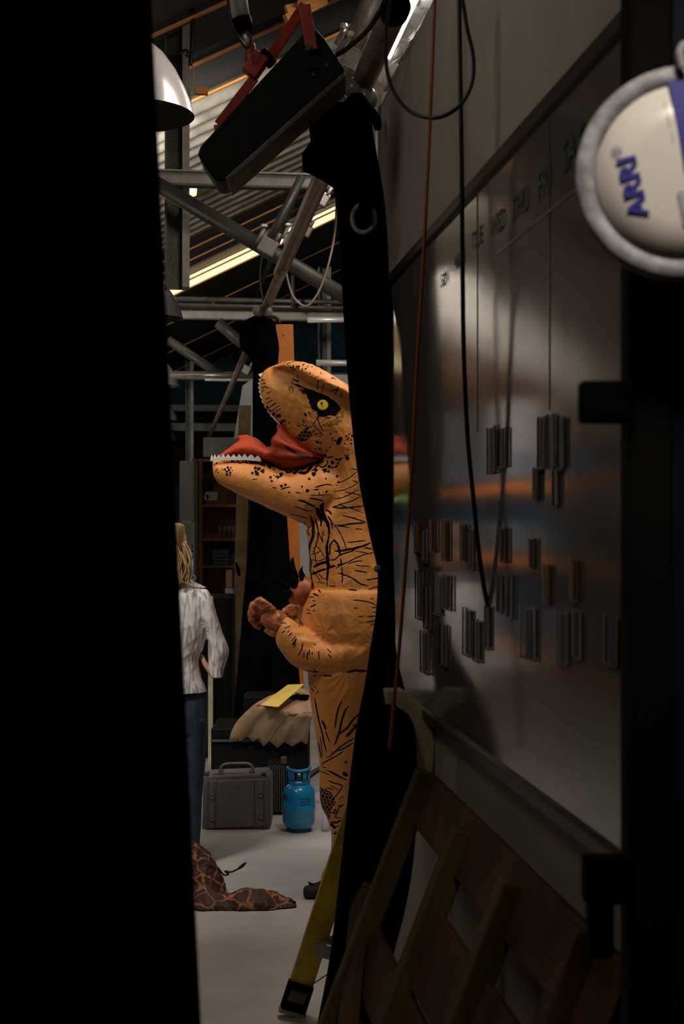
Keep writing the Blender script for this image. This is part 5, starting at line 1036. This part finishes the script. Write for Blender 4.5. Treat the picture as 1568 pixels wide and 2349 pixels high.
# ------------------------------------------------------------------ orange post, white panels, ochre board
op = thing('orange_post', P(676, 1600, 9.7), 'flat orange painted post leaning behind the dinosaur', 'post')
a = P(640+12, 744, 9.5); b = P(684, 1640, 9.5); a.y = 9.4; b.y = 9.4
mb = MB(); mb.quadbox([P(632, 744, 9.4), P(672, 744, 9.4), P(702, 1750, 9.4), P(674, 1750, 9.4), P(632, 744, 9.46), P(672, 744, 9.46), P(702, 1750, 9.46), P(674, 1750, 9.46)]); mb.build('plank', M['orange'], op, bevel=.003)
MB().lathe(P(652, 765, 9.395), [(0, -.003), (.008, -.003), (.008, .003), (0, .003)], 16, (0, -1, 0)).build('screw', M['tube'], op)
c_ = P(700, 0, 9.9)
tag(MB().box((P(790, 0, 10.4).x-.02, 10.5, 1.34), (.64, .05, 2.68), R0).build('backdrop_panel', M['white'], None, bevel=.004), 'plain pale panel standing behind the dinosaur and the orange post', 'panel')
pn = thing('light_panel', P(560, 1000, 11), 'pale angled panel with a lit edge left of the farther drape', 'panel')
MB().quadbox([P(556, 885, 11), P(579, 868, 11), P(579, 1003, 11), P(536, 1006, 11), P(556, 885, 11.05), P(579, 868, 11.05), P(579, 1003, 11.05), P(536, 1006, 11.05)]).build('panel', M['white'], pn)
MB().quadbox([P(563, 962, 10.97), P(570, 955, 10.97), P(570, 1005, 10.97), P(563, 1010, 10.97), P(563, 962, 10.99), P(570, 955, 10.99), P(570, 1005, 10.99), P(563, 1010, 10.99)]).build('lit_edge', M['disc_white'], pn)
MB().box(tuple(P(567, 947, 10.8)), (.05, .05, .05), Matrix.Rotation(.4, 3, 'Y')).build('black_bracket', M['black'], pn, bevel=.003)
ob = thing('ochre_board', (P(540, 0, 10.5).x, 10.5, 0), 'tall narrow ochre board with dark lettering leaning left of the farther drape', 'board')
MB().quadbox([P(548, 930, 10.7), P(576, 930, 10.7), P(552, 1694, 10.5), P(526, 1694, 10.5), P(548, 930, 10.76), P(576, 930, 10.76), P(552, 1694, 10.56), P(526, 1694, 10.56)]).build('plank', M['ocher'], ob)
for y, h_ in ((1150, 10), (1165, 14), (1182, 16), (1200, 12), (1216, 8), (1240, 6), (1262, 8)):
    MB().box(tuple(P(565-(y-1150)*.03, y, 10.66)), (.02, .004, h_/F*10.6), R0).build('printed_mark', M['black'], ob)
MB().tube([P(541, 1290, 10.4), P(546, 1308, 10.4), P(549, 1322, 10.4)], [.006, .016, .006], 8).build('black_grip', M['blackgloss'], ob, True)

# ------------------------------------------------------------------ shelf cabinet and clutter far behind
YS = 12.0
sc = thing('wooden_cabinet', (P(500, 0, YS).x, YS, 0), 'dark brown open wooden cabinet far behind, full of shelves', 'cabinet')
xl, xr = P(445, 0, YS).x, P(556, 0, YS).x; zt = P(0, 1052, YS).z
MB().box(((xl+xr)/2, YS+.30, zt/2), (xr-xl, .02, zt), R0).build('back_board', M['wood'], sc)
for x in (xl, xl+.055, xr): MB().box((x, YS+.15, zt/2), (.03, .32, zt), R0).build('side_board', M['wood'], sc)
for y in (1056, 1160, 1238, 1300, 1380, 1450): MB().box(((xl+xr)/2, YS+.15, P(0, y, YS).z), (xr-xl, .30, .022), R0).build('shelf', M['wood'], sc)
for k, (x, y, w_, h_, m_, n_, l_, c_) in enumerate(((476, 1112, 24, 26, 'black', 'black_box', 'small black box on the top shelf of the wooden cabinet', 'box'), (484, 1138, 30, 20, 'tube', 'metal_reel', 'silver metal device on the cabinet shelf, left one', 'device'), (474, 1140, 12, 14, 'alu', 'metal_reel', 'small silver device beside the larger one on the shelf', 'device'),
        (530, 1325, 14, 40, 'kraft', 'cardboard_box', 'upright tan cardboard box beside the ochre board', 'box'), (530, 1356, 18, 20, 'paper', 'paper_bag', 'pale lilac paper bag below the tan box', 'bag'), (515, 1392, 30, 26, 'dark_orange', 'red_case', 'dark reddish rounded case below the paper bag', 'case'))):
    q_ = P(x, y, YS-.05); s_ = YS/F
    tag(MB().box((q_.x, YS+.02 if k < 3 else YS-.25, q_.z), (w_*s_, .10, h_*s_), R0).build(n_, M[m_], None, bevel=.008), l_, c_)
ct = thing('side_table', (P(515, 0, 11.75).x, 11.75, 0), 'small dark side table between the wooden cabinet and the ochre board', 'table')
MB().box((P(515, 0, 11.75).x, 11.75, P(0, 1405, 11.75).z-.012), (.16, .2, .02), R0).build('table_top', M['wood'], ct)
for sx in (-1, 1):
    for sy in (-1, 1): MB().box((P(515, 0, 11.75).x+.065*sx, 11.75+.085*sy, (P(0, 1405, 11.75).z-.02)/2), (.015, .015, P(0, 1405, 11.75).z-.022), R0).build('leg', M['wood'], ct)
for k in range(9):
    y = 1262+k*4.2; q_ = P(505, y, YS)
    tag(MB().box((q_.x, YS+.12, q_.z), (.13, .2, .009), R0).build('flat_folder', M['mesh' if k % 2 else 'teal'], None), 'thin folders stacked on the middle cabinet shelf', 'folder', 'folders stacked on the cabinet shelf')
for k, (x, y) in enumerate(((503, 1220), (524, 1211), (534, 1210), (514, 1222))):
    q_ = P(x, y, YS); b_ = P(0, 1236, YS).z
    tag(MB().lathe((q_.x, YS+.05, b_), [(0, 0), (.012, 0), (.004, .01), (.004, .05), (.018, .075), (.02, .11), (.018, .11), (.0, .08)], 16).build('drinking_glass', M['clear'], None, True), 'clear stemmed glass on the upper cabinet shelf', 'glass', 'stemmed glasses on the cabinet shelf')
al = thing('aluminium_ladder', (P(428, 0, 10.8).x, 10.8, 0), 'pale grey ladder frame standing behind the person in the white shirt', 'ladder')
for x in (412, 443): MB().bar((P(x, 0, 10.8).x, 10.8, 0), (P(x, 0, 10.8).x, 10.8, P(0, 1195, 10.8).z), .02, .02, (0, 1, 0)).build('rail', M['tube'], al)
for y in (1197, 1253, 1264, 1281, 1340, 1400, 1460): MB().bar(P(412, y, 10.8), P(443, y, 10.8), .014, .02, (0, 1, 0)).build('rung', M['tube'], al)
rr_ = MB(); q_ = P(443, 1325, 10.775); rings = []
for k in range(25):
    t = 2*math.pi*k/24; rings.append([q_+Vector((math.cos(t), 0, math.sin(t)))*(.018+.004*math.cos(s))+Vector((0, .004*math.sin(s), 0)) for s in [j*math.pi/3 for j in range(6)]])
tag(rr_.skin(rings, False).build('metal_ring', M['alu'], None, True), 'small shiny metal ring hanging on the ladder frame', 'ring')
tag(MB().tube([P(441, 1281, 10.78), P(441, 1320, 10.775)], .008, 8).build('metal_strap', M['alu'], None, True), 'thin metal strap above the small shiny ring', 'strap')
tag(MB().box((P(483, 0, 9.5).x, 9.5, .55), (.03, .05, 1.1), R0).build('pale_post', M['cream'], None), 'pale narrow post right of the jeans of the person', 'post')
tag(MB().box((P(425, 0, 11.6).x, 11.9, 1.05), (.12, .4, 2.1), R0).build('dark_locker', M['wallgrey'], None, bevel=.01), 'dim grey locker behind the pale ladder frame', 'locker')
tag(MB().box((P(505, 0, 12).x, 12.15, zt+.012+.085), (.30, .22, .17), R0).build('grey_carton', M['wallgrey'], None, bevel=.01), 'grey carton on top of the wooden cabinet', 'carton')
tag(MB().box((P(505, 0, 9.6).x-.02, 9.75, .55), (.20, .3, 1.1), R0).build('dark_chair_back', M['black'], None, bevel=.02), 'black upright flight case behind the shirted person', 'case')
# dark gantry in front of the teal wall
gy = 30
tag(MB().box(L(3, gy, P(0, 1000, gy).z), (8, .3, 1.1)).build('gantry', M['black'], None), 'black gantry crossing below the teal far wall', 'gantry')
tag(MB().box(L(3, gy-.3, P(0, 983, gy).z), (8, .1, .16)).build('gantry_rail', M['steel'], None), 'grey rail along the black gantry below the teal wall', 'rail')

# ------------------------------------------------------------------ open studio side that the whiteboard mirrors: racking with orange beams
for k, v in enumerate((10.6, 13.4, 16.2, 19.0, 21.8, 24.6)):
    rk = thing('storage_rack', L(-2.9, v, 0), 'orange beamed storage rack along the hidden studio side, bay %s from the camera' % ('one', 'two', 'three', 'four', 'five', 'six')[k], 'rack')
    for uu in (-2.75, -3.5):
        MB().box(L(uu, v, 1.2), (.06, .06, 2.4)).build('upright', M['darkblue'], rk); MB().box(L(uu, v+2.6, 1.2), (.06, .06, 2.4)).build('upright', M['darkblue'], rk)
    for z in (.10, 1.14, 2.0):
        MB().box(L(-2.72, v+1.3, z), (.05, 2.6, .12)).build('beam', M['orange'], rk)
        MB().box(L(-3.12, v+1.3, z+.04), (.75, 2.6, .03)).build('shelf_panel', M['darksteel'], rk)
    for j, (dv, z, s_) in enumerate(((.5, .3, .4), (1.3, 1.35, .36), (2.0, .32, .42))):
        tag(MB().box(L(-3.05, v+dv, z+.065), (.5, .55, s_)).build('storage_bin', M[('wallgrey', 'cabinet', 'darkblue')[(j+k) % 3]], None, bevel=.01), 'plain bin on the hidden storage racks', 'bin', 'bins on the hidden storage racks')
for v, w_, z0, z1 in ((17.5, 1.6, 2.15, 3.1), (22.5, 2.4, 2.2, 3.3), (13.0, 1.3, 2.3, 3.3)):
    tag(MB().box(L(-3.0, v, (z0+z1)/2), (.06, w_, z1-z0)).build('reflector_board', M['white'], None), 'white board standing on top of the hidden racks', 'board', 'white boards on the hidden racks')
tag(MB().box(L(-2.3, 20.0, .75), (.08, 2.2, 1.5)).build('reflector_board', M['white'], None), 'large white reflector board standing before the hidden racks', 'board')
tag(MB().box(L(-2.66, 25.2, 2.0), (.02, .5, .07)).build('indicator_light', emis('green_led', (.3, 1, .3), 3), None), 'green indicator strip on the hidden rack beam', 'light')
# studio lights are unseen area lamps; no fixtures are built for them
